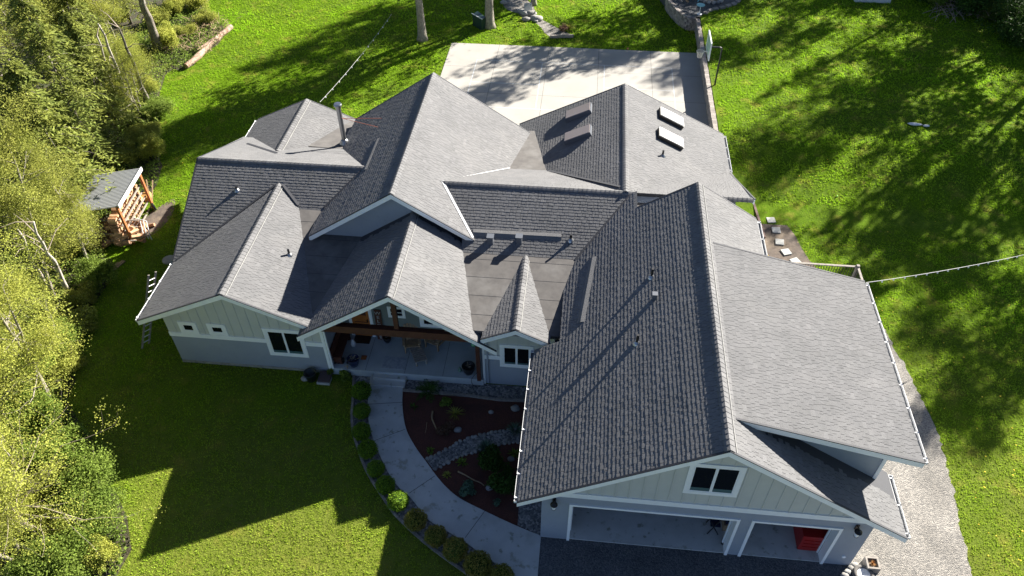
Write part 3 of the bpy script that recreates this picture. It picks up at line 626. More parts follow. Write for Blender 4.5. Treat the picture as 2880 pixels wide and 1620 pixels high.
# border strip left of the path, mulch beds, gravel strips
bl = smoothpts([z2(95,-60), z2(90,100), z2(80,230), z2(90,370), z2(125,480), z2(165,600), z2(225,720), z2(310,850), z2(400,980), z2(520,1100), z2(650,1215), z2(790,1320), z2(930,1420), z2(1120,1560)])
bl = [q for q in bl if q.y > 9.3]; strip_poly = bl+left[::-1]
flat('border_gravel', 'rivergravel', strip_poly, .008)
wallL = -1.15
bed_poly = right[2:]+[Vector((-.52,13.4,0)), Vector((-.52,20.1,0)), Vector((-3.4,20.1,0)), Vector((-3.4,19.95,0)), Vector((-6.7,19.95,0))]
flat('mulch_bed', 'mulch', bed_poly, .008)
gt = [z2(466,52), z2(600,62), z2(750,76), z2(950,92), z2(1200,125), z2(1400,132)]
strip2 = [Vector(p) for p in gt]+[Vector((-.55, gt[-1].y, 0)), Vector((-.55,20.1,0)), Vector((-3.4,20.1,0)), Vector((-6.72,19.98,0))]
flat('gravel_strip', 'rivergravel', strip2, .014)
gv = [z2(1340,915), z2(1330,1066), z2(1500,1146)]; flat('gravel_strip', 'rivergravel', [gv[0]+Vector((0,6,0)), gv[0], gv[1], gv[2], Vector((-.53,gv[2].y,0)), Vector((-.53,gv[0].y+6,0))], .015)
cu = smoothpts([z2(640,575), z2(760,515), z2(900,438), z2(1010,400), z2(1120,375), z2(1250,350), z2(1390,330)]); cl = smoothpts([z2(700,655), z2(850,570), z2(990,520), z2(1110,480), z2(1230,455), z2(1390,432)])
flat('creek_gravel', 'rivergravel', cu+cl[::-1], .02)
def rocks_along(pts, n, r0, r1, name, label, cat, grp, mat_='rock', jit=.03, z=.02):
    P = [Vector(p) for p in pts]; L = [0]
    for a, b in zip(P, P[1:]): L.append(L[-1]+(b-a).length)
    for i in range(n):
        t = L[-1]*(i+.5)/n; k = max(j for j in range(len(L)) if L[j] <= t); k = min(k, len(P)-2)
        p = P[k].lerp(P[k+1], (t-L[k])/max(L[k+1]-L[k],1e-6)); r = random.uniform(r0, r1)
        m_ = MB(); m_.rock((0,0,0), r*random.uniform(.8,1.3), r*random.uniform(.8,1.2), r*.6); o = m_.build(name, mat_, smooth=True)
        o.location = (p.x+random.uniform(-jit,jit), p.y+random.uniform(-jit,jit), z+r*.2); o.rotation_euler.z = random.random()*6
        tag(o, label, cat, grp)
rocks_along(cu, 26, .05, .10, 'stone', 'small rounded stone in the row on the far side of the dry gravel creek', 'stone', 'stones along the far side of the dry creek')
rocks_along(cl, 20, .05, .09, 'stone', 'small rounded stone in the row on the near side of the dry gravel creek', 'stone', 'stones along the near side of the dry creek')
for a, b, lab in ((gt[:4], .1, 'pale'), (gt[3:], .1, 'pale')):
    pass
e = MB()
for a, b in zip(gt, gt[1:]): e.bar(Vector(a)+up*.05, Vector(b)+up*.05, .1, .1)
tag(e.build('timber_edging', 'greywood'), 'weathered pale timber edging between grey gravel and red mulch below the porch', 'edging')
e = MB()
for a, b in zip(bl, bl[1:]): e.bar(Vector(a)+up*.03, Vector(b)+up*.03, .1, .08)
tag(e.build('edging', 'block'), 'low brick edging curving between the front lawn and the row of round shrubs', 'edging')
# drive, gravel yard, dirt bed
px = right[-1].x
flat('driveway', 'drive', [(px,13.36),(px,-2),(10.6,-2),(10.6,12.6),(10.25,13.36)], .012)
gr_r = [zr(1500,1000), zr(1560,1110), zr(1660,1280), zr(1745,1449), z3(1830,170), z3(1920,350), z3(1960,500), z3(2000,650), z3(2045,800), z3(2075,950), z3(2100,1100), z3(2140,1250), z3(2175,1449)]
gr_r = [q+Vector((random.uniform(-.07,.07),random.uniform(-.07,.07),0)) for q in smoothpts(gr_r,6)]; flat('gravel_yard', 'gravel', gr_r+[Vector((gr_r[-1].x+.4,-2,0)), Vector((10.5,-2,0)), Vector((10.2,13.3,0)), Vector((10.2,23,0))], .02)
yard_poly = gr_r+[Vector((gr_r[-1].x+.4,-2,0)), Vector((-2,-2,0)), Vector((-.5,13,0)), Vector((9,23,0))]
db = [Vector(q) for q in (zr(500,10), zr(640,95), zr(760,215), zr(850,330), zr(900,430), zr(960,520), zr(1030,600))]
dirt_poly = db+[Vector((11.0,23,0)), Vector((6,22,0)), Vector((6,30,0))]
flat('dirt_bed', 'dirt', dirt_poly, .008)
q0 = ztr(380,1372); 
e = MB(); A_, B1, C_ = z3(0,0), at(1877,459), at(1925,612)
e.bar(at(1847,458)+up*.06, at(1877,459)+up*.06, .12, .14); e.bar(at(1877,459)+up*.06, at(1922,600)+up*.06, .12, .14)
tag(e.build('timber_edging', 'brown'), 'brown timber edging framing the gravel beside the right wall of the house', 'edging')
flat('gravel_strip', 'rivergravel', [at(1847,459), at(1875,461), at(1920,600), Vector((6.6,24,0)), Vector((6.6,31,0))], .02)
zs = zoomer(1900, 480, 5.175)
for i, (x, y, a) in enumerate(((1180,465,.5),(1300,588,.15),(1390,722,.12),(1465,868,.0),(1515,1040,-.1),(1610,1185,.35),(1745,1320,.5))):
    p = zs(x, y, .03); m_ = MB(); m_.box((-.21,-.21,0),(.21,.21,.06)); o = m_.build('stepping_stone', 'paver'); o.location = (p.x,p.y,.006); o.rotation_euler.z = a
    tag(o, ['square pale','square cream','square pale','square pale','square pale','square bluish','square half-hidden'][i]+' stepping stone, %s from the timber edging on the dirt bed' % ['first','second','third','fourth','fifth','sixth','seventh'][i], 'paving slab', 'stepping stones on the dirt bed')
# court
cx0, cx1, cy0, cy1 = -9.77, 8.0, 33.0, 50.75
struct(MB().box((cx0,cy0,-.05),(WALLX-.02,cy1,.04)), 'court', 'court')
ox, oy = -7.6, 48.5
ox, oy = -7.62, 48.40
LN = MB()
def ln(x0, y0, x1, y1): LN.box((ox+x0-.022, oy+y0-.022, .041), (ox+x1+.022, oy+y1+.022, .0445), 0, .5)
ln(0,0,13.41,0); ln(0,-6.1,13.41,-6.1); ln(0,-6.04,0,-.06); ln(13.41,-6.04,13.41,-.06); ln(4.57,-6.04,4.57,-.06); ln(8.84,-6.04,8.84,-.06); ln(.06,-3.05,4.51,-3.05); ln(8.9,-3.05,13.35,-3.05)
struct(LN, 'court_lines', 'line')
J = MB()
for x in (-6.3,-2.73,.8,4.4): J.box((x-.012,cy0,.0402),(x+.012,cy1-.01,.0408))
for y in (47.4,44.0,40.5): J.box((cx0+.01,y-.012,.0403),(WALLX-.03,y+.012,.0407))
struct(J, 'court_joints', 'joint')

# retaining wall: courses of split blocks, curving left round the fire pit
def blockwall():
    pts = [Vector((WALLX-.14, y, 0)) for y in np.arange(33.5, 54.6, .3)]
    arc = [zpa(900,400,.95), zpa(700,385,.95), zpa(560,300,.95), zpa(450,200,.95), zpa(380,120,.95), zpa(290,20,.95), zpa(230,-80,.95)]
    pts2 = smoothpts([pts[-1]]+[Vector((q.x,q.y,0)) for q in arc], 3)
    mb = MB()
    def course(P, step):
        acc = []; L = [0]
        for a, b in zip(P, P[1:]): L.append(L[-1]+(b-a).length)
        def pos(t):
            k = 0
            while k < len(L)-2 and L[k+1] < t: k += 1
            return P[k].lerp(P[k+1], (t-L[k])/max(L[k+1]-L[k],1e-6)), (P[k+1]-P[k]).normalized()
        for lev in range(5):
            t = .15+(lev % 2)*.15
            while t < L[-1]-.1:
                p, d = pos(t); s_ = Vector((-d.y, d.x, 0)); w = .145+random.uniform(-.006,.0)
                off = -lev*.012
                c = p-s_*off+up*(.1+lev*.2)
                h = .097 if lev < 4 else .085
                mb.obox(c+s_*random.uniform(-.012,.012), d*w, s_*(.13+random.uniform(-.01,.02)), up*h, 0, random.random()); t += .3
    course(pts+pts2[1:], .3)
    arc2 = smoothpts([Vector((q.x,q.y,0)) for q in (zpa(1050,330,.95), zpa(1180,240,.95), zpa(1330,215,.95), zpa(1480,185,.95), zpa(1620,140,.95), zpa(1740,95,.95), zpa(1830,50,.95), zpa(1860,-60,.95))], 3)
    L = 0; last = None
    for p in arc2:
        if last is None or (p-last).length > .42: 
            if last is not None:
                d = (p-last).normalized(); s_ = Vector((-d.y,d.x,0)); mb.obox((p+last)/2+up*.99, d*.2, s_*.15, up*.09, 0, random.random())
            last = p
    o = mb.build('retaining_wall', 'block'); tag(o, 'retaining wall of tan split blocks between the concrete court and the raised lawn', 'wall')
    return [Vector((q.x,q.y,0)) for q in pts2], arc2
wp2, arc2 = blockwall()
pit_poly = wp2[1:]+[Vector((4.5,62,0)), Vector((12,62,0))]+arc2[::-1]
mb = MB(); mb.prism([Vector((q.x,q.y,0)) for q in pit_poly], (0,0,.955)); struct(mb, 'fire_pit_ground', 'darkgravel')
fp = zpa(1230,60,.97)
t = thing('fire_pit', fp, 'stone ring of the fire pit at the top edge of the photo', 'fire pit')
for i in range(13):
    a = 2*pi*i/13; m_ = MB(); m_.rock((fp.x+cos(a)*.75, fp.y+.4+sin(a)*.6, .97+.08), .17, .14, .13); m_.build('stone', 'rock', t, smooth=True)
m_ = MB(); m_.lathe((fp.x,fp.y+.4,.965), [(.6,0),(.55,.06),(0,.1)], 14); m_.build('ashes', 'black', t)
# side table and chair by the fire pit
p = zpa(940,320,.96); t = thing('side_table', (p.x,p.y,.96), 'small white pedestal table with round top beside the fire pit', 'table')
m_ = MB(); m_.lathe((p.x,p.y,.96), [(.0,0),(.2,.01),(.2,.03),(0,.05)], 16); m_.build('base', 'white', t)
m_ = MB(); m_.tube([(p.x,p.y,.98),(p.x,p.y,1.65)], .025, 8); m_.build('pole', 'white', t); m_ = MB(); m_.lathe((p.x,p.y,1.64), [(.0,0),(.3,.0),(.31,.03),(0,.035)], 20); m_.build('table_top', 'teal', t)

def adirondack(loc, rz_, label, matn, foot=False, cushion=False, s=1.):
    t = thing('garden_chair', (0,0,0), label, 'chair')
    def P(mb, n, mt=matn): return mb.build(n, mt, t)
    m_ = MB()
    for i in range(6): m_.box((-.26,-.05-.085*i,.36+.012*i),(.26,-.125-.085*i+.02,.385+.012*i))
    P(m_, 'seat')
    m_ = MB()
    for i in range(5):
        x = -.22+.11*i; h = .95+.08*cos((i-2)*.7); m_.bar((x*.85,.0,.34),(x*1.25,.36,h),.095,.022,up=(0,1,.3))
    m_.bar((-.27,.13,.6),(.27,.13,.6),.03,.06); P(m_, 'backrest')
    for sx in (-1,1):
        m_ = MB(); m_.box((sx*.27,-.55,.58),(sx*.40,.2,.605)); P(m_, 'arm')
        m_ = MB(); m_.box((sx*.29,-.5,0),(sx*.33,-.41,.58)); P(m_, 'leg')
        m_ = MB(); m_.bar((sx*.29,-.5,.33),(sx*.29,.42,.04),.035,.12); P(m_, 'leg')
    if cushion:
        m_ = MB(); m_.obox((-.03,-.12,.56),(.19,0,0),(0,.10,.15),(0,-.045,.03)); m_.obox((.1,-.03,.58),(.17,.03,0),(0,.09,.14),(0,-.045,.03)); P(m_, 'cushion', 'paver')
    t.location = loc; t.rotation_euler.z = rz_; t.scale = (s,s,s)
    return t
adirondack((*z4(1130,680,.4)[:2],.4), .22, 'slatted wooden garden chair with its grey footstool in front on the porch', 'wood', s=1.0)
adirondack((*z4(1410,650,.4)[:2],.4), -.35, 'slatted wooden garden chair holding pale cushions on the porch', 'wood', cushion=True)
p = zpa(860,60,.96); adirondack((p.x+.1,p.y+.6,.96), 2.6, 'light blue plastic garden chair at the fire pit behind the white pedestal table', 'teal')
p = zpa(660,60,.96); adirondack((p.x,p.y+.5,.96), -2.3, 'brown wooden garden chair at the left side of the fire pit', 'wood')
# footstool
pa, pb = z4(1150,670,.78), z4(1230,860,.72); pa = z4(1150,672,.75); pb = z4(1230,875,.7); c = (pa+pb)/2; d = (pb-pa); d.z = 0; L = d.length; d.normalize(); s_ = Vector((-d.y,d.x,0))
t = thing('footstool', (c.x,c.y,.4), 'long grey slatted footstool in front of the left porch chair', 'footstool')
m_ = MB()
for i in range(9): m_.obox(c+d*(L*(i-4)/9.2)+up*(-.0), d*L*.045, s_*.27, up*.012)
m_.build('slats', 'greywood', t)
for a in (-1,1):
    for b_ in (-1,1): m_ = MB(); q = c+d*L*.42*a+s_*.22*b_; m_.box((q.x-.03,q.y-.03,.4),(q.x+.03,q.y+.03,c.z-.01)); m_.build('leg', 'greywood', t)
# welcome sign, leaning on the wall
t = thing('welcome_sign', (-8.26,21.93,.4), 'tall dark wooden board reading WELCOME in white letters leaning by the front door', 'sign')
m_ = MB(); m_.bar((-8.26,21.82,.41),(-8.26,21.955,2.15),.30,.025,up=(0,1,0)); m_.build('board', 'brown', t)
for i, ch in enumerate('WELCOME'):
    cu_ = bpy.data.curves.new('letter', 'FONT'); cu_.body = ch; cu_.size = .25; cu_.align_x = 'CENTER'; cu_.extrude = .004; o = bpy.data.objects.new('letter', cu_); COL.objects.link(o)
    dg = bpy.context.evaluated_depsgraph_get(); me = bpy.data.meshes.new_from_object(o.evaluated_get(dg)); bpy.data.objects.remove(o)
    o = bpy.data.objects.new('letter', me); COL.objects.link(o); me.materials.clear(); me.materials.append(M['paver'])
    z = 1.9-i*.235; f_ = (z-.41)/1.74; o.parent = t; o.matrix_parent_inverse = Matrix.Translation(-t.location); o.location = (-8.26, 21.82+.135*f_-.022, z); o.rotation_euler = (radians(90-4.4),0,0); o.scale = (1.05,.95,1)
# mats and rug
def matobj(name, a, b, mt, lab, cat, z=.402, h=.012):
    m_ = MB(); m_.box((a[0],a[1],z),(b[0],b[1],z+h)); o = m_.build(name, mt); tag(o, lab, cat); return o
M['rugm'] = mat('rugm', (.40,.43,.47), .95, noise=7, col2=(.26,.29,.34))
matobj('doormat', (-9.47,21.5), (-8.73,21.95), 'black', 'black doormat in front of the orange wooden front door', 'doormat')
matobj('rug', (-7.88,20.2), (-6.88,20.87), 'rugm', 'pale patterned rug on the porch floor above the steps', 'rug')
matobj('doormat', (*z4(540,850,.4)[:2],), (*z4(615,808,.4)[:2],), 'redwood', 'small red brown mat beside the left dark planter on the porch', 'mat')
# planters
def planter(x, y, z, r, h, lab, mt='black', twigs=14):
    t = thing('planter', (x,y,z), lab, 'planter'); m_ = MB(); m_.lathe((x,y,z), [(r*.68,0),(r*.95,h*.5),(r,h*.9),(r*1.06,h),(r*.92,h),(r*.9,h*.86),(0,h*.86)], 22); m_.build('pot', mt, t, smooth=True)
    m_ = MB()
    for _ in range(twigs):
        a = random.random()*6.28; q = random.uniform(.0,.6)*r; b_ = random.random()*6.28; l = random.uniform(.12,.3); p0 = Vector((x+cos(a)*q, y+sin(a)*q, z+h*.86)); m_.tube([p0, p0+Vector((cos(b_)*l*.6, sin(b_)*l*.6, l*.45))], .009, 4)
    m_.build('dead_stems', 'twig', t); return t
M['bluepot'] = mat('bluepot', (.012,.02,.06), .2)
p = z4(468,905,.42); planter(p.x,p.y,.4,.25,.42,'dark blue glazed planter with dead stems at the left front of the porch','bluepot')
p = z4(1765,990,.42); planter(p.x,p.y,.4,.27,.42,'black planter with dead stems at the right front of the porch','black')
p = z4(845,640,.42); planter(p.x,p.y,.4,.18,.3,'dark pot with a pale card beside the welcome sign','black',5)
m_ = MB(); m_.box((-7.98,21.85,.4),(-7.86,21.97,.95)); tag(m_.build('wood_block', 'redwood'), 'narrow reddish board standing against the wall right of the welcome sign', 'board')
# bench along the left porch wall
t = thing('bench', (-9.75,21.0,.4), 'long dark brown wooden bench along the left wall of the porch', 'bench')
m_ = MB(); m_.box((-9.98,20.25,.78),(-9.6,21.75,.84)); m_.build('seat', 'brown', t); m_ = MB(); m_.box((-10.02,20.25,.9),(-9.95,21.75,1.3)); m_.build('backrest', 'brown', t)
for y in (20.3,21.68): m_ = MB(); m_.box((-9.96,y-.04,.4),(-9.62,y+.04,.78)); m_.build('leg', 'brown', t)
for i, xx in enumerate((258,300,343,395)):
    p = z4(xx,895,.4); m_ = MB(); m_.rock((p.x,p.y+.04,.46),.055,.12,.06); m_.lathe((p.x,p.y+.1,.44), [(.05,0),(.05,.18),(.045,.2)],10); tag(m_.build('boot', 'black', smooth=True), ['leftmost','second','third','rightmost'][i]+' of the four small dark boots lined up below the bench', 'boot', 'boots on the porch')
p = z4(400,620,.84); m_ = MB(); m_.lathe((-9.4,21.35,.4), [(.09,0),(.12,.1),(.09,.25),(.05,.3),(.07,.36),(0,.4)],14); tag(m_.build('lantern', 'white', smooth=True), 'small white lantern on the porch floor near the front door', 'lantern')
m_ = MB(); p = z4(1812,680,2.6); m_.lathe((-3.75,19.9,2.62), [(0,0),(.09,.05),(.12,.12),(.09,.2),(0,.24)],14); m_.tube([(-3.75,19.9,2.84),(-3.75,19.9,3.3)],.006,4); tag(m_.build('hanging_ball', mat('glassball',(.10,.28,.16),.2), smooth=True), 'green glass ball hanging at the right end of the porch beam', 'ornament')
m_ = MB(); p = z4(1665,985,.4); m_.lathe((p.x,p.y,.4), [(.06,0),(.09,.1),(.05,.2),(.03,.28)],10); tag(m_.build('watering_can', mat('mint',(.12,.2,.17),.5)), 'small pale green figure beside the right black planter', 'ornament')
m_ = MB(); a = Vector((-3.62,19.95,.9)); m_.tube(smoothpts([Vector((-3.55,19.97,1.1)), Vector((-3.8,19.93,.75)), Vector((-3.95,19.9,.42)), Vector((-3.85,19.88,.1)), Vector((-3.6,19.9,.03))]), .012, 5); tag(m_.build('garden_hose', 'black'), 'thin black hose trailing off the right end of the porch slab', 'hose')
# by the lawn in front of the left wing
za = zoomer(840, 840, 5.572)
p = za(205,1260); t = thing('barrel_pot', (p.x,p.y,0), 'dark green plastic tub standing open in front of the left wing', 'tub'); m_ = MB(); m_.lathe((p.x,p.y,0), [(.2,0),(.25,.42),(.28,.44),(.23,.43),(.19,.1),(0,.08)],20); m_.build('tub_body', mat('tubm',(.012,.02,.018),.4), t, smooth=True)
p = za(100,1270); m_ = MB(); m_.rock((p.x,p.y,.07),.18,.14,.12); tag(m_.build('rock', 'rock', smooth=True), 'pale rock left of the dark green tub', 'rock')
p = za(410,1290); t = thing('soil_bag', (p.x,p.y,0), 'stack of purplish grey bags on the lawn beside the dark green tub', 'bag'); m_ = MB(); m_.obox((p.x,p.y-.03,.07),(.28,0,0),(0,.2,0),(0,0,.06)); m_.build('lower_bag', 'paver', t); m_ = MB(); m_.obox((p.x+.02,p.y+.1,.18),(.26,0,0),(0,.28,.0),(0,0,.05)); m_.build('upper_bag', mat('bagm',(.07,.045,.05),.5), t)
p = za(790,1190); t = thing('bare_planter', (p.x,p.y,0), 'small dark pot with a bare stick below the porch edge', 'planter'); m_ = MB(); m_.lathe((p.x,p.y,0),[(.1,0),(.13,.22),(.11,.2),(0,.18)],14); m_.build('pot','black',t); m_ = MB(); m_.tube([(p.x,p.y,.18),(p.x,p.y,.62)],.018,5); m_.tube([(p.x-.12,p.y,.55),(p.x+.12,p.y,.58)],.014,5); m_.build('stick','wood',t)

# right side: wheel, planter block
p = z3(1362,1445,.1); t = thing('spare_wheel', (p.x,p.y,.02), 'dusty tyre with white spoked rim lying on the gravel by the garage corner', 'wheel')
m_ = MB(); m_.lathe((p.x,p.y,.12), [(.22,-.09),(.33,-.1),(.36,-.06),(.37,0),(.36,.06),(.33,.1),(.25,.11),(.22,.07),(.22,-.09)],32); o = m_.build('tyre','tyre',t,smooth=True); o.rotation_euler = (0,0,0)
m_ = MB(); m_.lathe((p.x,p.y,.12), [(.225,.07),(.2,.03),(.2,-.08),(.22,-.09)],32); m_.lathe((p.x,p.y,.12), [(.0,.05),(.07,.05),(.075,.0),(0,.0)],16)
for i in range(5):
    a = 2*pi*i/5+.3; d = Vector((cos(a),sin(a),0)); s_ = Vector((-d.y,d.x,0)); c = Vector((p.x,p.y,.15)); m_.prism([c+d*.05+s_*.045, c+d*.05-s_*.045, c+d*.205-s_*.075, c+d*.205+s_*.075], (0,0,.03))
m_.build('rim','white',t)
p = z3(1420,1372,.1); t = thing('block_planter', (p.x,p.y,.02), 'square concrete block planter with a rusty brown plant on the gravel', 'planter'); m_ = MB()
for a,b,c,d in ((-.22,-.22,.22,-.16),(-.22,.16,.22,.22),(-.22,-.16,-.16,.16),(.16,-.16,.22,.16)): m_.box((p.x+a,p.y+b,.02),(p.x+c,p.y+d,.34))
m_.box((p.x-.16,p.y-.16,.02),(p.x+.16,p.y+.16,.25),1); m_.build('block',['greywood','dirt'],t)
m_ = MB()
for i in range(120):
    a = random.random()*6.28; e_ = random.uniform(.3,1.5); l = random.uniform(.1,.17); d = Vector((cos(a)*cos(e_),sin(a)*cos(e_),sin(e_))); s_ = d.cross(Vector((.3,.2,1))).normalized()*.008; q = Vector((p.x,p.y,.26)); m_.add([q+s_,q-s_,q+d*l],[(0,1,2)],0)
m_.build('plant', mat('rusty',(.35,.16,.04),.8), t)
# stones edging at the garage corner
for i,(x,y) in enumerate(((1300,1370),(1270,1395),(1245,1420),(1225,1445))):
    p = z3(x,y,.05); m_ = MB(); m_.rock((0,0,0),.15,.12,.09); o = m_.build('stone','rock',smooth=True); o.location=(p.x,p.y,.05); tag(o,'rough tan edging stone between dark drive and gravel by the wheel','stone','edging stones by the wheel')
# things in the garage
p0, p1 = z3(862,1250,.05), z3(1040,1270,.05)
t = thing('red_chest', (p0.x,p0.y,.05), 'large red metal tool chest inside the small garage bay', 'tool chest'); m_ = MB(); m_.box((p0.x,p0.y,.07),(p0.x+1.15,p0.y+.85,1.0)); o = m_.build('cabinet','red',t)
m_ = MB(); m_.box((p0.x-.02,p0.y-.02,1.0),(p0.x+1.17,p0.y+.87,1.05)); m_.build('lid','red',t); m_ = MB()
for z in (.3,.52,.74): m_.box((p0.x+.1,p0.y-.02,z),(p0.x+1.05,p0.y-.0,z+.025))
m_.build('drawer_handle','red',t)
p = z3(1110,1180,.05); t = thing('shelf_rack', (p.x,p.y,.05), 'dark cluttered shelf rack beside the red chest in the garage', 'shelf'); m_ = MB()
for x in (0,.5):
    for y in (0,.9): m_.box((p.x+x,p.y+y,.05),(p.x+x+.04,p.y+y+.04,1.8))
for z in (.3,.9,1.5): m_.box((p.x,p.y,z),(p.x+.54,p.y+.94,z+.03))
m_.build('rack','black',t); m_ = MB()
for z in (.33,.93,1.53):
    for j in range(3): m_.box((p.x+.08,p.y+.05+j*.3,z),(p.x+.45,p.y+.27+j*.3,z+random.uniform(.15,.35)))
m_.build('boxes','gutter_in',t)
p = z3(185,1130,.05); t = thing('folded_chair', (p.x,p.y,.05), 'dark folding chair leaning near the right jamb of the wide garage bay', 'chair'); m_ = MB()
for y in (0,.45):
    m_.tube([(p.x,p.y+y,.05),(p.x+.35,p.y+y+.1,.95)],.022,6); m_.tube([(p.x+.38,p.y+y,.05),(p.x+.02,p.y+y+.1,.75)],.022,6)
m_.build('frame','black',t); m_ = MB(); m_.box((p.x+.05,p.y+.05,.48),(p.x+.4,p.y+.45,.52)); m_.build('seat','bluepot',t)
p = z3(300,1110,.05); t = thing('storage_box', (p.x,p.y,.05), 'pile of tan and blue boxes behind the right jamb of the wide garage bay', 'box pile'); m_ = MB(); m_.box((p.x,p.y,.05),(p.x+.5,p.y+.4,.45)); m_.build('lower_box','wood',t); m_ = MB(); m_.box((p.x+.05,p.y+.05,.45),(p.x+.45,p.y+.35,.75)); m_.build('upper_box','bluepot',t)
for i,(x,y,w_,d_,h_,mt_) in enumerate(((5.2,17.6,.9,.5,1.1,'greywood'),(3.4,18.6,1.1,.5,.9,'wood'),(1.0,18.2,.8,.6,.7,'gutter_in'))):
    t = thing('workbench', (x,y,.05), ['tall grey cabinet','low wooden bench','low dark chest'][i]+' against the back of the wide garage bay', 'cabinet'); m_ = MB(); m_.box((x,y,.05),(x+w_,y+d_,h_)); m_.build('cabinet', mt_, t); m_ = MB(); m_.box((x-.03,y-.03,h_),(x+w_+.03,y+d_,h_+.04)); m_.build('top', 'greywood', t)
m_ = MB(); p = z3(312,1210,.05); m_.rock((p.x,p.y,.1),.13,.07,.06); tag(m_.build('shoe','black',smooth=True),'single black shoe on the garage floor by the right jamb','shoe')

# ladder on the left wall
def ladder():
    ft, tp = at(366,872,0), aty(381,690,0.01)
    base = at(366,872,0); A = None
    d = ray(383,688); zt = 3.6; topp = Vector((0,0,CAMZ))+d*((zt-CAMZ)/d.z)
    t = thing('ladder', base, 'pale aluminium extension ladder leaning against the left eave', 'ladder')
    ax = (topp-base).normalized(); sd = Vector((.35,1,0)); sd = (sd-ax*sd.dot(ax)).normalized()*.2
    for s_ in (-1,1): m_ = MB(); m_.bar(base+sd*s_, topp+sd*s_, .035, .08); m_.build('rail', 'greywood', t)
    n = int((topp-base).length/.3)
    for i in range(1, n): q = base.lerp(topp, i/n); m_ = MB(); m_.tube([q-sd, q+sd], .018, 6); m_.build('rung', 'white', t)
ladder()
p = at(425,653,.05); t = thing('septic_lid', (p.x,p.y,0), 'round pale green lid set in the lawn left of the house', 'lid'); m_ = MB(); m_.lathe((p.x,p.y,0), [(.33,0),(.33,.06),(.3,.08),(0,.09)],24); m_.build('cover','found',t)
# planks on the ground by the thicket
c = at(288,672,.05)
for i,(dx,a,l,lab) in enumerate(((0,.0,1.1,'long bleached'),(.13,.03,1.05,'straight bleached'),(-.14,-.12,.8,'short split'))):
    m_ = MB(); m_.box((-.05,-l/2,0),(.05,l/2,.05)); o = m_.build('plank','wood'); o.location=(c.x+dx,c.y,.02+.0*i); o.rotation_euler.z=-.35+a; tag(o,lab+' plank lying on the grass by the left thicket','plank','planks by the left thicket')
# white thing and balls on the right lawn
p = atg(2310,315); t = thing('white_sack', p, 'crumpled white sheet lying on the shaded right lawn', 'sheet'); m_ = MB(); m_.rock((p.x-.2,p.y+.03,p.z+.05),.42,.16,.06); m_.rock((p.x+.42,p.y-.1,p.z+.05),.2,.1,.06); o = m_.build('sheet_body','white',t,smooth=True)
for (u,v,c_,lab,r) in ((2105,495,(.35,.75,.1),'yellow green tennis ball on the lawn right of the house',.05),(1579,125,(.6,.25,.1),'orange ball in the grass behind the court',.08),(1312,8,(.8,.8,.8),'white ball on the lawn near the far trees',.05)):
    p = atg(u,v); m_ = MB(); m_.lathe((p.x,p.y,p.z+r*.0),[(0,0),(r*.7,r*.3),(r,r),(r*.7,r*1.7),(0,r*2)],14); tag(m_.build('ball', mat('ballm',c_,.6), smooth=True), lab, 'ball')

# basketball hoop
bp_ = Vector((7.96+.25,44.74,.9)); t = thing('basketball_hoop', bp_, 'basketball hoop on a black pole beside the concrete court', 'basketball hoop')
m_ = MB(); m_.tube([bp_, bp_+up*1.2, bp_+up*2.45, bp_+Vector((-.04,0,2.55)), bp_+Vector((-.15,0,2.6)), bp_+Vector((-.78,0,2.6))], .055, 10); m_.build('pole','black',t)
bx_, by_, bz_ = bp_.x-.82, bp_.y, 3.6
m_ = MB(); m_.box((bx_-.02,by_-.85,bz_-.52),(bx_+.02,by_+.85,bz_+.52)); m_.build('backboard','bbglass',t)
m_ = MB()
for a,b,c,d in ((-.9,-.85,-.57,.57),(.85,.9,-.57,.57),(-.85,.85,.52,.57),(-.85,.85,-.57,-.52)): m_.box((bx_-.035,by_+a,bz_+c),(bx_+.035,by_+b,bz_+d))
m_.build('board_frame','white',t)
rc = Vector((bx_-.45,by_,bz_-.4)); m_ = MB(); ring = [rc+Vector((cos(2*pi*i/20)*.23,sin(2*pi*i/20)*.23,0)) for i in range(21)]; m_.tube(ring,.014,6); m_.bar(rc+Vector((.22,0,0)),(bx_,by_,rc.z),.1,.05); m_.build('rim','net',t)
m_ = MB()
for i in range(12):
    a = 2*pi*i/12; 
    for sg in (1,-1): m_.tube([rc+Vector((cos(a)*.23,sin(a)*.23,0)), rc+Vector((cos(a+sg*.26)*.17,sin(a+sg*.26)*.17,-.2)), rc+Vector((cos(a+sg*.52)*.12,sin(a+sg*.52)*.12,-.42))], .011, 4)
m_.build('net','net',t)

# string lights
def strings(p, q, sag, n, r, lab, first=.06):
    p, q = Vector(p), Vector(q); t = thing('string_lights', p, lab, 'string lights'); m_ = MB(); k = 24; pts = [p.lerp(q,i/k)-up*sag*4*(i/k)*(1-i/k) for i in range(k+1)]; m_.tube(pts, r, 5); m_.build('cord','white' if r > .012 else 'paver',t)
    for i in range(n):
        f_ = first+(1-first)*i/n; c = p.lerp(q,f_)-up*sag*4*f_*(1-f_); b = MB(); b.lathe(c, [(.0,-.11),(.028,-.09),(.032,-.06),(.018,-.03),(.015,0)],8); b.build('bulb','white',t)
pR = Vector((11.05,21.9,5.62)); d = ray(2760,596); qR = Vector((0,0,CAMZ))+d*(30/d.y)
strings(pR, qR, .25, 22, .012, 'white string lights running from the right eave over the lawn')
pL = on('lounge right',805,259)+up*.05; d = ray(985,35); qL = Vector((0,0,CAMZ))+d*(50.5/d.y)
strings(pL, qL, .2, 12, .008, 'thin string lights rising from the back roof towards the far lawn')

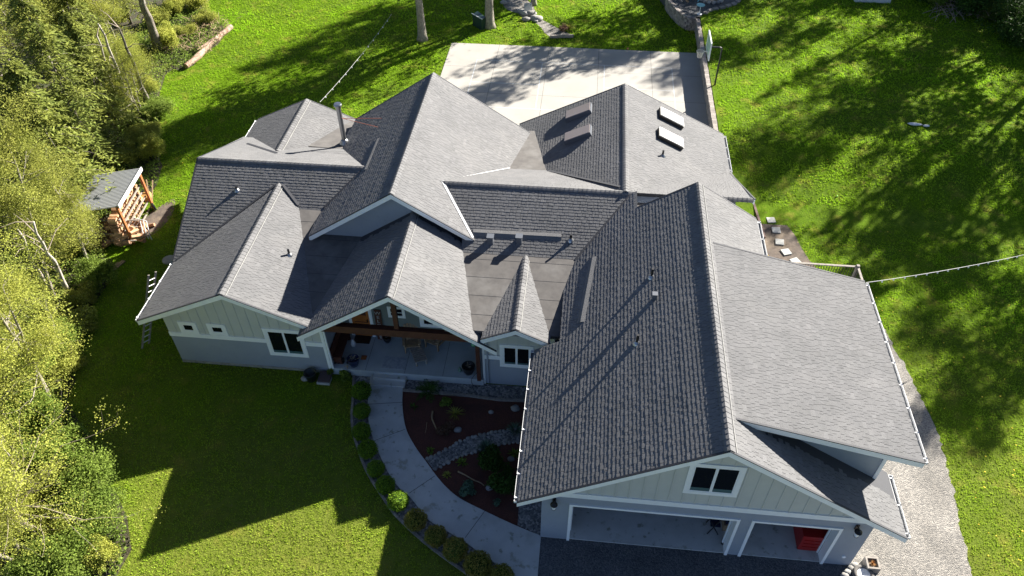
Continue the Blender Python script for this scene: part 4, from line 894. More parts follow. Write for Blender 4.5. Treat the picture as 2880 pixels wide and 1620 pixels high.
# woodshed on the left
def shed():
    A = zw(1020,185,2.5); B = zw(690,740,2.5)                    # front fascia ends
    z = 2.5
    fr0, fr1 = at((200+1020/5.175)/K,(440+175/5.175)/K,z), at((200+685/5.175)/K,(440+735/5.175)/K,z)
    e0 = (fr1-fr0); e0.z = 0; dn = e0.normalized(); bk = Vector((dn.y,-dn.x,0)); 
    if bk.x > 0: bk = -bk
    t = thing('woodshed', (fr1.x,fr1.y,0), 'open woodshed with corrugated grey roof and white fascia in the left thicket', 'shed')
    W = 2.7; th = Vector((0,0,.035)); fall = Vector((0,0,-.45)); P = [fr0, fr1, fr1+bk*W+fall, fr0+bk*W+fall]
    m_ = MB(); m_.prism(P, th)
    k = 26
    for i in range(k): a = fr0.lerp(fr1,(i+.5)/k)+th; m_.bar(a, a+bk*W+fall, .035, .03)
    m_.build('roof', mat('corr',(.34,.35,.36),.5,metal=.2), t)
    m_ = MB(); m_.bar(fr0-bk*.03+up*.0, fr1-bk*.03, .05, .2); m_.build('fascia','white',t)
    for f_, bb in ((.04,.15),(.96,.15),(.04,W-.15),(.96,W-.15)):
        q = fr0.lerp(fr1,f_)+bk*bb; m_ = MB(); m_.box((q.x-.06,q.y-.06,0),(q.x+.06,q.y+.06,z-.45*bb/W-.03)); m_.build('post','redwood',t)
    L = e0.length
    # rows of split logs lying on rails
    for r in range(5):
        zb_ = .12+r*.36
        m_ = MB(); off = .25+.02*r
        m_.bar(fr0.lerp(fr1,.05)+bk*off-up*(z-zb_), fr0.lerp(fr1,.97)+bk*off-up*(z-zb_), .06, .06); m_.build('rail','greywood',t)
    m_ = MB()
    for r in range(8):
        x = .12
        while x < L-.15:
            w = random.uniform(.13,.22); c = fr0+dn*x-up*z; c.z = .25+r*.2+random.uniform(-.02,.02); c += bk*(.55+random.uniform(-.05,.05)+.0)
            if r > 6 and random.random() < .5: x += w; continue
            a_ = random.random()*6; nn = 5
            prof = [c+dn*cos(a_+2*pi*j/nn)*w*.5+up*sin(a_+2*pi*j/nn)*.1 for j in range(nn)]
            m_.prism(prof, bk*.42, random.choice((0,0,1))); x += w+.01
    m_.build('firewood', ['logend','log'], t)
    # logs heaped at the near end, with loose frame
    hc = at(298,585,.3); c0 = Vector((hc.x,hc.y,0))-bk*1.1-dn*.3; m_ = MB()
    for i in range(130):
        q = hc+dn*random.triangular(-1.1,1.0,0)+bk*random.triangular(-1.7,1.4,0); q.z = random.triangular(.06,.8,.15); a_ = random.uniform(-1.3,1.3); d = (bk+dn*a_+up*random.uniform(-.2,.2)).normalized()
        s_ = d.cross(up).normalized(); nn = 5; ph = random.random()*6; r0 = random.uniform(.08,.14)
        m_.prism([q+s_*cos(ph+2*pi*j/nn)*r0+d.cross(s_)*sin(ph+2*pi*j/nn)*r0 for j in range(nn)], d*.42, random.choice((0,1,1)))
    o = m_.build('log_heap',['logend','log']); tag(o,'heap of split firewood lying in front of the near end of the woodshed','log pile')
    for i in range(4):
        m_ = MB(); a = c0+dn*(.1+.3*i)+up*(.95-.2*i)-bk*.1; m_.bar(a, a+bk*2.3, .06, .05); o = m_.build('pole','greywood'); tag(o,['topmost','second','third','lowest'][i]+' of the bleached rails lying across the firewood heap','rail','rails on the firewood heap')
    # grey bin
    q = zw(930,880,0); t2 = thing('bin', q, 'dark grey rectangular bin in front of the woodshed', 'bin'); m_ = MB(); m_.prism([q+dn*-.28-bk*.25, q+dn*.28-bk*.25, q+dn*.28+bk*.25, q+dn*-.28+bk*.25], (0,0,.75)); m_.build('bin_body','gutter_in',t2); m_ = MB(); m_.obox(q+up*.78, dn*.31, bk*.28, up*.03); m_.build('lid','gutter_in',t2)
    # wheelbarrow
    q = zw(1130,700,0); t3 = thing('wheelbarrow', q, 'yellow brown wheelbarrow tipped up against the woodshed posts', 'wheelbarrow'); m_ = MB()
    m_.prism([q+Vector((-.35,.3,.25)), q+Vector((.15,.45,.3)), q+Vector((.35,-.15,.35)), q+Vector((-.25,-.35,.3))], (-.12,.0,.28)); m_.build('tray', mat('ochre',(.38,.2,.06),.6), t3)
    m_ = MB(); m_.lathe(q+Vector((.55,-.4,.22)), [(.1,-.04),(.21,-.05),(.22,0),(.21,.05),(.1,.04),(.1,-.04)],18,axis=(1,.8,.2)); m_.build('wheel','black',t3)
    for s_ in (0,.35): m_ = MB(); m_.bar(q+Vector((.45,-.45+s_*.2,.25)), q+Vector((-.2+s_,.9,1.0)), .05,.04); m_.build('handle','wood',t3)
    # white trellis frames leaning on the heap
    q = zw(930,960,.75); t4 = thing('metal_frame', (q.x,q.y,0), 'bent white metal frame thrown on the firewood heap', 'frame')
    for i in range(3):
        m_ = MB(); a = q+Vector((.2*i,-.05*i,0)); m_.tube([a+Vector((-.2,-.2,0)), a+Vector((0,.1,.22)), a+Vector((.3,.05,.18)), a+Vector((.45,-.35,-.4)), a+Vector((.5,-.4,-.68))], .025, 6); m_.build('bar','white',t4)
shed()
flat('bare_earth', 'dirt', smoothpts([at(u,v) for u,v in ((330,610),(385,590),(430,545),(440,500),(410,515),(370,540),(345,560),(320,580),(330,610))],3)[:-1], .006)
# back yard bits
crk = smoothpts([zc(410,30), zc(480,180), zc(600,250), zc(760,300), zc(930,420), zc(1140,500), zc(1290,620), zc(1380,740), zc(1500,830)]) ; crk2 = smoothpts([zc(2000,790), zc(1700,650), zc(1500,540), zc(1290,430), zc(1190,330), zc(1150,180), zc(1050,60), zc(900,-60)])
flat('creek_gravel', 'gravel', [zc(420,-60)]+crk+crk2, .012)
for i,(x,y,r,lab) in enumerate(((965,430,.35,'pale upright boulder at the left bank of the far dry creek'),(1200,415,.5,'large rounded boulder at the right bank of the far dry creek'),(1190,475,.16,'small white stone below the large boulder of the far creek'),(460,50,.3,'boulder at the far left end of the dry creek'),(900,270,.4,'long flat driftwood-like slab in the far dry creek'),(1080,300,.45,'dark boulder in the middle of the far dry creek'))):
    p = zc(x,y,.1); m_ = MB(); m_.rock((0,0,0), r*(1.6 if i == 4 else 1), r*.75, r*.5); o = m_.build('boulder','rock',smooth=True); o.location=(p.x,p.y,.08); o.rotation_euler.z = -.9 if i == 4 else 0; tag(o,lab,'boulder')
a, b = zc(1510,835,.1), zc(2035,820,.1); m_ = MB(); m_.bar(a+up*.02,b+up*.02,.15,.2); tag(m_.build('timber_edging','greywood'),'grey timber beam closing the near end of the far dry creek','edging')
p = zc(1010,190,.35); t = thing('stone_slab', p, 'pale blue grey slab set upright in the far dry creek', 'slab'); m_ = MB(); m_.obox(p,(.3,.05,0),(-.05,.35,.25),(0,-.04,.05)); m_.build('slab_stone','paver',t)
# log at the thicket, top left
for (u0,v0,u1,v1,r,lab) in ((470,165,583,66,.2,'long rotten pale log lying at the edge of the upper left thicket'),(500,128,560,85,.2,'short weathered log beside the long rotten log')):
    p, q = at(u0,v0,.2), at(u1,v1,.2); t = thing('fallen_log', ((p+q)/2).to_tuple()[:2]+(0,), lab, 'log'); m_ = MB(); k = 9; m_.tube([p.lerp(q,i/k)+Vector((random.uniform(-.08,.08),random.uniform(-.08,.08),0)) for i in range(k+1)], [r*random.uniform(.7,1.1) for i in range(k+1)], 9); m_.build('log_body', mat('rotten',(.42,.33,.26),.95,noise=3,col2=(.2,.1,.06),bump=(9,.9,.05)), t)
# green net beside the far trunk
p = at(1222,68,0); t = thing('garden_cart', p, 'dark green bin with a pale handle leaning beside the right far trunk', 'bin'); m_ = MB(); m_.prism([p+Vector((-1.0,.2,0)),p+Vector((-.2,-.6,0)),p+Vector((.05,-.2,0)),p+Vector((-.7,.8,0))],(0,0,.85)); m_.build('bin_body', mat('dkgreen',(.01,.035,.025),.5), t); m_ = MB(); m_.bar(p+Vector((-1.05,.25,.9)),p+Vector((-.15,-.65,.9)),.05,.05); m_.build('handle','white',t)
# small shed at the very top edge
d0 = at(2195,2,.0); t = thing('garden_shed', (d0.x,d0.y,1.0), 'corner of a small pale blue shed at the top edge of the photo', 'shed'); g0 = atg(2240,10); m_ = MB(); m_.box((g0.x-2.6,g0.y+.1,g0.z-.3),(g0.x,g0.y+2.6,g0.z+.7)); m_.build('wall','soffit',t); m_ = MB(); m_.prism([(g0.x-2.8,g0.y-.05,g0.z+.7),(g0.x+.15,g0.y-.05,g0.z+.7),(g0.x+.15,g0.y+2.8,g0.z+1.2),(g0.x-2.8,g0.y+2.8,g0.z+1.2)],(0,0,.06)); m_.build('roof','white',t)

# ------------------------------------------------------------------ vegetation
def quads_mesh(name, P, X, Y, mat_, tone, tri=False):
    """P centres (N,3); X, Y half-axis vectors (N,3): one folded leaf-shaped quad each."""
    N = len(P); me = bpy.data.meshes.new(name)
    if tri:
        V = np.stack([P-X, P+X, P+Y], 1).reshape(-1,3); k = 3
    else:
        V = np.stack([P-Y, P+X-Y*.15, P+Y, P-X-Y*.15], 1).reshape(-1,3); k = 4
    me.vertices.add(N*k); me.vertices.foreach_set('co', V.astype(np.float32).ravel())
    me.loops.add(N*k); me.loops.foreach_set('vertex_index', np.arange(N*k, dtype=np.int32))
    me.polygons.add(N); me.polygons.foreach_set('loop_start', np.arange(0, N*k, k, dtype=np.int32)); me.polygons.foreach_set('loop_total', np.full(N, k, np.int32))
    me.materials.append(M[mat_]); a = me.attributes.new('tone','FLOAT','FACE'); a.data.foreach_set('value', np.asarray(tone, np.float32))
    me.update(calc_edges=True); o = bpy.data.objects.new(name, me); COL.objects.link(o); return o
def unit(v): return v/np.maximum(np.linalg.norm(v, axis=-1, keepdims=True), 1e-9)
def leaves(name, C, size, mat_, parent=None, upb=.5, asp=.6, seed=0, tonev=None):
    rg = np.random.default_rng(seed); N = len(C); n = unit(rg.normal(size=(N,3))+np.array([0,0,upb])); t = unit(np.cross(n, rg.normal(size=(N,3)))); b = np.cross(n, t)
    s = (size*rg.uniform(.65,1.3,(N,1)))
    o = quads_mesh(name, C, t*s*asp, b*s, mat_, tonev if tonev is not None else rg.uniform(0,1,N))
    if parent:
        o.parent = parent
    return o
def proto(name, label, cat, group): return thing(name, (0,0,0), label, cat, group)

def grow(rg, p, d, L, r, depth, mb, tips, bend=.25, up_=.15, split=3):
    k = 4; pts = [p]; rr = [r]; q = np.array(p, float); d = np.array(d, float)
    for i in range(k):
        d = unit(d+rg.normal(size=3)*bend*.5+np.array([0,0,up_])*.3); q = q+d*L/k; pts.append(tuple(q)); rr.append(r*(1-.55*(i+1)/k))
        if depth <= 1: tips.append(q.copy())
    mb.tube(pts, rr, 5 if depth > 1 else 3, cap=False)
    if depth > 0:
        for j in range(split+(depth > 1)):
            i = rg.integers(1, k+1); ax = unit(d+rg.normal(size=3)*.75); grow(rg, pts[i], ax, L*rg.uniform(.5,.75), rr[i]*.6, depth-1, mb, tips, bend, up_, split)
def deciduous(H, R, seed, leafmat, nl, ls, bark='bark', trunks=1, label='', cat='tree', name='broadleaf_tree', spread=.25, lean=0):
    rg = np.random.default_rng(seed); t = proto(name, label, cat, None); mb = MB(); tips = []
    for k in range(trunks):
        a = rg.uniform(0, 6.28); d0 = np.array([cos(a)*.22*(trunks > 1)+lean, sin(a)*.22*(trunks > 1), 1.]); q = np.array([cos(a)*.15*(trunks > 1), sin(a)*.15*(trunks > 1), -.1]); pts = [tuple(q)]; n = 9; rr = [H*.014]
        d = unit(d0)
        for i in range(n):
            d = unit(d+rg.normal(size=3)*.06+np.array([0,0,.05])); q = q+d*H*.95/n; pts.append(tuple(q)); rr.append(H*.014*(1-.85*(i+1)/n))
            if i >= 2:
                for j in range(3 if trunks == 1 else 2):
                    a = rg.uniform(0, 6.28); e = rg.uniform(.15,.8); dd = np.array([cos(a), sin(a), e]); grow(rg, pts[-1], unit(dd), R*rg.uniform(.55,1.0)*(1.15-.6*i/n), rr[-1]*.55, 2, mb, tips, .35, .12, 2)
        mb.tube(pts, rr, 8)
    o = mb.build('trunk', bark, t, smooth=True)
    T = np.array(tips); idx = rg.integers(0, len(T), nl); C = T[idx]+rg.normal(size=(nl,3))*spread; C[:,2] = np.maximum(C[:,2], .3)
    clump = rg.uniform(0,1,len(T)); tv = np.clip(.5*clump[idx]+.5*rg.uniform(0,1,nl),0,1)
    leaves('crown', C, ls, leafmat, t, .6, .65, seed, tv); return t
def conifer(H, R, seed, label, dens=1., mat_='needle', zmin=.12):
    rg = np.random.default_rng(seed); t = proto('conifer', label, 'tree', None); mb = MB()
    mb.tube([(0,0,-.2),(0,0,H*.5),(0,0,H)], [H*.014,H*.009,.02], 8); P = []; X = []; Y = []; T = []
    z = H*zmin
    while z < H*.985:
        f = 1-z/H; L0 = R*(f**.75)*1.05+.15
        for k in range(int(6*dens)+1):
            a = rg.uniform(0, 6.28); L = L0*rg.uniform(.6,1.15); d = np.array([cos(a), sin(a), .0]); n = 7; q = np.array([0,0,z+rg.uniform(-.15,.15)]); pts = [q]; sl = .22
            for i in range(n):
                q = q+np.array([d[0]*L/n, d[1]*L/n, (sl-.13*(i+1))*L/n*1.4]); pts.append(q)
            mb.tube([tuple(v) for v in pts[:6]], [.03*f+.012, .02*f+.01, .012,.01,.008,.006], 3, cap=False)
            bt = rg.uniform(0,1)
            for i in range(1, n+1):
                w = L*.34*(1-.65*i/n)+.1; side = np.array([-d[1], d[0], 0])
                for sg in (-1,1):
                    for m_ in range(2):
                        b0 = pts[i]-(pts[i]-pts[i-1])*rg.uniform(0,1); dirn = unit(side*sg+d*.6+np.array([0,0,-.22])+rg.normal(size=3)*.12); ln = w*rg.uniform(.7,1.1); ns = max(2, int(ln/.11))
                        for s_ in range(ns):
                            c = b0+dirn*ln*(s_+.5)/ns+np.array([0,0,-.05*(s_/ns)**2]); dd = unit(dirn+rg.normal(size=3)*.35); nn = unit(np.array([0,0,1.])+rg.normal(size=3)*.45)
                            x = unit(np.cross(dd, nn))*rg.uniform(.028,.05); P.append(c); X.append(x); Y.append(dd*rg.uniform(.07,.12)); T.append(.5*bt+.5*rg.uniform())
        z += H*.028*(.5+f)+.12
    mb.build('trunk', 'bark', t, smooth=True); o = quads_mesh('crown', np.array(P), np.array(X), np.array(Y), mat_, T); o.parent = t; return t
def shrub(Rx, Rz, seed, nl, ls, leafmat, name='shrub', label='', stems=9, cat='shrub', lumps=9, solid=.55, stemmat='twig'):
    rg = np.random.default_rng(seed); t = proto(name, label, cat, None); mb = MB(); cs = []
    for i in range(lumps):
        a = rg.uniform(0,6.28); r = rg.uniform(.1,.75)*Rx; cs.append((cos(a)*r, sin(a)*r, rg.uniform(.35,.85)*Rz, rg.uniform(.3,.55)*Rx))
    for i in range(stems):
        c = cs[i % lumps]; mb.tube([(rg.uniform(-.1,.1),rg.uniform(-.1,.1),-.05),(c[0]*.5,c[1]*.5,c[2]*.6),(c[0],c[1],c[2]),(c[0]*1.25,c[1]*1.25,c[2]+c[3]*.8)], [.02*Rx+.008,.015*Rx+.006,.01,.004], 4)
    mb.build('stems', stemmat, t); cs = np.array(cs); idx = rg.integers(0, lumps, nl); d = unit(rg.normal(size=(nl,3))); rr = (solid+(1-solid)*rg.uniform(0,1,(nl,1))**.6)*(1+.12*rg.normal(size=(nl,1)))
    C = cs[idx,:3]+d*rr*cs[idx,3:4]*np.array([1,1,.85]); C[:,2] = np.abs(C[:,2])+.03
    tv = np.clip(.35*rg.uniform(0,1,lumps)[idx]+.65*rg.uniform(0,1,nl),0,1); leaves('foliage', C, ls, leafmat, t, .7, .65, seed, tv); return t
def ball_shrub(r, seed, leafmat='box', nl=2600, ls=.032):
    rg = np.random.default_rng(seed); t = proto('round_shrub', '', 'shrub', 'round shrubs in the border left of the path'); mb = MB()
    for i in range(6): a = i; mb.tube([(0,0,-.02),(cos(a)*r*.4,sin(a)*r*.4,r*.5),(cos(a)*r*.7,sin(a)*r*.7,r*.9)], [.015,.01,.005], 4)
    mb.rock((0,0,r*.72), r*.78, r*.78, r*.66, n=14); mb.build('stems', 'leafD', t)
    d = unit(rg.normal(size=(nl,3))); bump = 1+.07*np.sin(d[:,0]*9+seed)*np.cos(d[:,1]*8)+.05*np.sin(d[:,2]*11+d[:,0]*5); C = d*(r*bump*rg.uniform(.84,1.03,nl))[:,None]*np.array([1,1,.82])+np.array([0,0,r*.74]); C = C[C[:,2] > .02]; N = len(C)
    leaves('foliage', C, ls, leafmat, t, .5, .6, seed); return t
def place(p, loc, rz_=0, sc=1., label=None, group=None, tilt=(0,0), used=set(), mat_=None):
    if id(p) in used: o = copy_tree(p)
    else: used.add(id(p)); o = p
    if isinstance(sc, (int, float)): sc = (sc,sc,sc)
    o.location = loc; o.rotation_euler = (tilt[0], tilt[1], rz_); o.scale = sc
    if label: o['label'] = label
    if group: o['group'] = group
    elif 'group' in o and o is not p: pass
    return o
# every prototype is copied by 'place' before its own tilt is set, so keep a pristine source: the first placed one
ball = [(150,30,75),(150,178,66),(150,335,72),(195,470,76),(257,612,68),(328,738,74),(425,860,82),(560,1005,86),(712,1125,85),(858,1230,95),(1030,1350,108),(1205,1440,98)]
bs = {}
ordn = ['first','second','third','fourth','fifth','sixth','seventh','eighth','ninth','tenth','eleventh','twelfth']
for i, (x, y, r) in enumerate(ball):
    k = ('box' if i < 7 else 'boxT', i % 3)
    if k not in bs: bs[k] = ball_shrub(.5, 20+i, k[0], 2800, .032)
    c = z2(x, y+12, .38); rr = r/2.68333/(FPX/(_f.dot(c-Vector((0,0,CAMZ)))))
    look = {6: 'bright sunlit ', 7: 'orange tipped sunlit ', 11: 'bronze tinged '}.get(i, 'bronze tinged ' if i > 7 else 'dark green ')
    place(bs[k], (c.x, c.y, .0), i*1.3, rr/.5, look+ordn[i]+' round clipped shrub from the porch along the path')
# porch-side border plants and bed plants
def tuft(seed, n, L, w, leafmat, name, label, cat, el=(.3,1.3), droop=.35):
    rg = np.random.default_rng(seed); t = proto(name, label, cat, None); mb = MB()
    for i in range(n):
        a = rg.uniform(0,6.28); e = rg.uniform(*el); l = L*rg.uniform(.7,1.1); d = Vector((cos(a)*cos(e), sin(a)*cos(e), sin(e))); s_ = d.cross(up).normalized()*w; p0 = Vector((cos(a)*.03, sin(a)*.03, 0)); pts = [p0+d*l*f_+Vector((0,0,-droop*l*f_*f_)) for f_ in (0,.35,.7,1)]
        mb.add([pts[0]-s_*.5, pts[0]+s_*.5, pts[1]+s_, pts[1]-s_, pts[2]+s_*.8, pts[2]-s_*.8, pts[3]], [(0,1,2,3),(3,2,4,5),(5,4,6)], 0, rg.uniform())
    mb.build('leaves', leafmat, t); return t
def fern(seed, n, L, leafmat, label, name='fern'):
    rg = np.random.default_rng(seed); t = proto(name, label, 'fern', None); P=[];X=[];Y=[];T=[]; mb = MB()
    for i in range(n):
        a = 2*pi*i/n+rg.uniform(-.2,.2); e = rg.uniform(.5,1.1); l = L*rg.uniform(.75,1.1); q = np.array([0,0,.03]); d = np.array([cos(a)*cos(e), sin(a)*cos(e), sin(e)]); k = 12; pts=[tuple(q)]
        for j in range(k):
            d = unit(d+np.array([0,0,-.13])); q = q+d*l/k; pts.append(tuple(q)); s_ = unit(np.cross(d,[0,0,1])); w = L*.22*(1-abs(j/k-.4)*1.3)
            for sg in (-1,1): P.append(q+s_*sg*w*.5); X.append(d*.022); Y.append((s_*sg+d*.25)*w*.5); T.append(rg.uniform())
        mb.tube(pts, .005, 3)
    mb.build('stalks','leafD',t); o = quads_mesh('fronds', np.array(P), np.array(X), np.array(Y), leafmat, T); o.parent = t; return t
q = z2(660,60); place(fern(5,15,.7,'leafD','large dark sword fern standing on the timber edging below the porch'), (q.x,q.y,.02))
q = z2(790,150); place(shrub(.3,.3,31,900,.05,'leafG','leafy_plant','bright green leafy plant in the mulch beside the fern',4,'plant'), (q.x,q.y,.0))
q = z2(860,225); place(tuft(6,60,.5,.01,'leafO','wispy_plant','thin wispy brownish plant in the mulch below the bright leafy plant','plant'), (q.x,q.y,.0))
q = z2(545,175); place(tuft(7,30,.3,.01,'leafD','small_plant','small dark spindly plant at the upper left corner of the mulch bed','plant'), (q.x,q.y,.0))
q = z2(785,350); place(shrub(.36,.35,32,700,.04,'leafR','reddish_shrub','low reddish leafed shrub in the middle of the upper mulch bed',7), (q.x,q.y,.0))
q = z2(1310,350); place(tuft(8,140,.5,.008,'leafB','grass_tuft','blue green ornamental grass at the right end of the creek','ornamental grass'), (q.x,q.y,.0))
q = z2(1090,485); place(tuft(9,160,.52,.008,'leafB','grass_tuft','blue green ornamental grass overhanging the middle of the creek','ornamental grass'), (q.x,q.y,.0))
q = z2(1130,640); place(shrub(.62,.75,33,4200,.045,'leafD','rounded_shrub','large dark green shrub in the mulch below the creek',8), (q.x,q.y,.0))
q = z2(1245,790); place(shrub(.6,.55,34,2600,.045,'leafD','rounded_shrub','dark brownish green shrub below the largest shrub by the garage',8), (q.x,q.y,.0))
q = z2(1255,680); place(shrub(.32,.4,35,1000,.04,'leafD','rounded_shrub','small dark shrub between the two large shrubs by the garage',5), (q.x,q.y,.0))
q = z2(912,595); place(tuft(10,34,.3,.03,'leafG','broad_leaf_plant','light green rosette plant just below the creek','plant'), (q.x,q.y,.0))
q = z2(1305,530); place(tuft(11,34,.32,.03,'leafG','broad_leaf_plant','light green rosette plant at the right end below the creek','plant'), (q.x,q.y,.0))
q = z2(675,505); place(tuft(12,26,.24,.03,'leafG','broad_leaf_plant','small green rosette plant at the left end of the creek','plant'), (q.x,q.y,.0))
q = z2(955,810); place(shrub(.36,.42,36,1300,.05,'leafB','silvery_shrub','silvery blue green bushy plant near the path in the lower bed',7,'plant'), (q.x,q.y,.0))
q = z2(798,690); place(tuft(13,60,.22,.012,'leafO','small_plant','tiny grey twiggy plant near the path in the lower bed','plant'), (q.x,q.y,.0))
q = z2(1180,905); place(shrub(.18,.2,37,380,.03,'leafB','small_plant','small grey green plant at the lower end of the mulch bed',3,'plant'), (q.x,q.y,.0))
for k, (x, y, L, r, n_) in enumerate(((545,1160,.34,.3,0),(720,1230,.3,.28,1))):
    q = za(x,y); place(shrub(r,L,40+k,700,.05,'leafG','leafy_plant',['bright green leafy plant at the left corner of the porch slab','low green weeds beneath the bare stick pot'][k],4,'plant'), (q.x,q.y,0))
for (x,y,r,lab) in ((1312,190,.17,'pale rounded rock at the right of the upper mulch bed'),(1130,215,.10,'small round grey rock in the upper mulch bed'),(880,350,.14,'pale angular rock above the creek stones'),(1280,570,.13,'grey rock beside the right rosette plant'),(1118,790,.12,'grey upright rock between the shrubs of the lower bed')):
    q = z2(x,y); m_ = MB(); m_.rock((0,0,0), r*1.2, r, r*.7); o = m_.build('rock','rock',smooth=True); o.location=(q.x,q.y,r*.35); tag(o,lab,'rock')
for pts,lab,r in (([(880,660),(940,690),(1000,725),(1050,745),(1078,768)],'long curved driftwood branch in the lower mulch bed',.035),([(690,205),(685,260),(705,310),(722,350)],'curved driftwood branch in the upper mulch bed',.04),([(645,290),(640,340),(632,370)],'short thin stick left of the upper driftwood',.012)):
    m_ = MB(); P = smoothpts([z2(x,y,.06) for x,y in pts]); m_.tube(P, [r*(1-.5*i/len(P)) for i in range(len(P))], 7); tag(m_.build('driftwood','wood',smooth=True), lab, 'driftwood')
q = zc(1790,720); place(shrub(.45,.5,44,400,.05,'leafR','reddish_shrub','dark reddish shrub behind the timber beam of the far creek',14), (q.x,q.y,.0))
q = zc(1930,660); place(tuft(14,200,.8,.01,'leafY','grass_tuft','yellow green grass clump behind the far timber beam','ornamental grass'), (q.x,q.y,.0))

# --- prototypes of the thicket
conA = conifer(15, 3.6, 1, ''); conB = conifer(11, 3.0, 2, ''); conC = conifer(7, 2.4, 3, '', 1.1)
aldA = deciduous(9.5, 2.6, 4, 'leafY', 36000, .037, 'greybark', 2, spread=.3); aldB = deciduous(7, 2.3, 5, 'leafY', 34000, .035, 'greybark', 3, spread=.28); aldC = deciduous(11, 2.8, 6, 'leafO', 34000, .042, 'greybark', 1, spread=.32)
shA = shrub(1.5,2.0,7,13000,.052,'leafG','thicket_shrub','',12,lumps=22,solid=.35); shB = shrub(1.2,1.5,8,11000,.046,'leafY','thicket_shrub','',12,lumps=18,solid=.35); shC = shrub(1.0,1.0,9,8000,.044,'leafO','thicket_shrub','',18,lumps=14,solid=.3)
# hero near-left alder with open twigs over the lawn
hero = deciduous(6.2, 2.9, 21, 'leafY', 34000, .033, 'twig', 4, spread=.17)
q = at(95,1330); place(hero, (q.x,q.y,0), .4, 1.0, 'low spreading tree with fresh yellow green leaves reaching over the front lawn')
G1 = 'conifers of the left thicket'
for (u,v,p,sc,rz_,lab) in ((30,640,conA,1.0,.3,'tall hemlock on the left edge just above the middle of the photo'),(150,560,conB,1.0,1.2,'hemlock directly behind the woodshed'),(222,545,conC,1.3,3.3,'small hemlock whose boughs droop over the left half of the woodshed roof'),(250,420,conB,1.05,2.2,'hemlock hanging over the woodshed roof'),(290,330,conC,1.1,.7,'small hemlock at the lawn edge above the woodshed'),(120,420,conA,.95,2.9,'tall hemlock up the slope behind the woodshed'),(60,860,conB,.9,4.0,'hemlock at the left edge level with the ladder'),(255,215,conC,1.2,4.4,'small hemlock between the bare trunks, upper left'),(330,60,conB,.9,5,'hemlock near the leaning dark trunk at the top left'),(20,1010,conC,1.0,1,'small hemlock at the left edge level with the front lawn shade'),(-60,300,conA,1.0,0,'tall hemlock in the upper left corner'),(180,150,conB,1.0,.2,'hemlock at the top left behind the bare trunks')):
    q = at(u,v); place(p, (q.x,q.y,0), rz_, sc, lab, G1)
G2 = 'broadleaf trees of the left thicket'
for (u,v,p,sc,rz_,lab) in ((120,1010,aldA,.8,.3,'pale trunked yellow green tree beside the shaded front lawn'),(30,1180,aldB,.85,1.3,'multi stemmed yellow green tree at the left edge beyond the low spreading tree'),(40,1400,aldB,.8,2.3,'multi stemmed yellow green tree in the lower left corner'),(230,690,aldC,.55,1.9,'thin pale trunked tree just below the woodshed'),(140,760,aldC,.8,.9,'slim pale trunked tree leaning out left of the ladder'),(360,300,aldB,.7,.1,'bushy yellow green tree at the lawn edge above the woodshed roof'),(200,260,aldC,.9,3.2,'slender tree among the bare trunks at the upper left'),(90,200,aldA,1.0,4.1,'yellow green tree near the upper left corner'),(300,120,aldA,.75,5.2,'yellow green tree left of the leaning dark trunk'),(10,40,aldC,1.1,5.9,'tall olive tree in the far upper left corner')):
    q = at(u,v); place(p, (q.x,q.y,0), rz_, sc, lab, G2)
# bushes: along the edge, each placed once
edge = [(205,640),(255,715),(215,760),(175,820),(150,880),(170,930),(110,930),(200,830),(120,1080),(170,1180),(220,1240),(250,1310),(270,1400),(190,1430),(110,1440),(60,1300),(160,1330),(230,1190),(370,240),(350,360),(385,340),(395,400),(330,410),(310,250),(345,195),(400,60),(440,40),(470,90),(430,120),(455,10),(500,20),(520,60),(280,170),(200,330),(60,500),(20,720),(60,1090),(300,60),(130,640),(340,140),(250,520),(400,290),(90,350),(40,240),(150,60),(230,30),(170,480),(100,760),(20,1250)]
rg = random.Random(3)
for i, (u, v) in enumerate(edge):
    q = at(u, v); p = [shA, shB, shC][rg.choice((0,1,1,2))] if u > 150 else [shA, shB][i % 2]
    near = 'at the lawn edge' if u > 150 else 'deep in the thicket'
    zone = 'above the woodshed' if v < 400 else ('level with woodshed and ladder' if v < 900 else 'in the lower left')
    kind_ = {id(shA): 'large mid green', id(shB): 'rounded yellow green', id(shC): 'low olive'}[id(p)]
    s_ = rg.uniform(.6,.95)*(.75 if u > 230 and v < 760 and v > 500 else 1)
    if v < 140 and u > 380: s_ *= 1.15
    lab = kind_+' shrub '+near+' '+zone
    place(p, (q.x,q.y,-.05), rg.uniform(0,6.28), (s_*rg.uniform(.85,1.15), s_*rg.uniform(.85,1.15), s_*rg.uniform(.8,1.15)), lab, lab.replace(' shrub ', ' shrubs '))
# low leafy ground cover under the thicket
def cover(name, poly, n, ls, leafmat, label, h=.35, seed=1, z0=None):
    rg = np.random.default_rng(seed); P = np.array([p[:2] for p in poly]); lo, hi = P.min(0), P.max(0); xy = rg.uniform(lo, hi, (int(n*2.2),2)); k = inpoly(xy[:,0], xy[:,1], poly); xy = xy[k][:n]
    hh = h*(.4+.6*np.abs(np.sin(xy[:,0]*1.7+np.cos(xy[:,1]*1.3)*1.5))); z = rg.uniform(0,1,len(xy))**.6*hh+gh(xy[:,0],xy[:,1])+.02
    o = leaves(name, np.column_stack([xy, z]), ls, leafmat, None, .9, .65, seed); tag(o, label, 'ground cover', kind='stuff'); return o
fl = [at(u,v) for u,v in ((310,1449),(300,1240),(240,1150),(190,1000),(175,900),(200,800),(290,700),(260,620),(345,560),(400,420),(395,300),(420,190),(480,165),(560,85),(520,40),(520,0))]+[Vector((-60,70,0)),Vector((-60,0,0)),Vector((-15,5,0))]
fp_ = smoothpts(fl[:16], 3)+fl[16:]
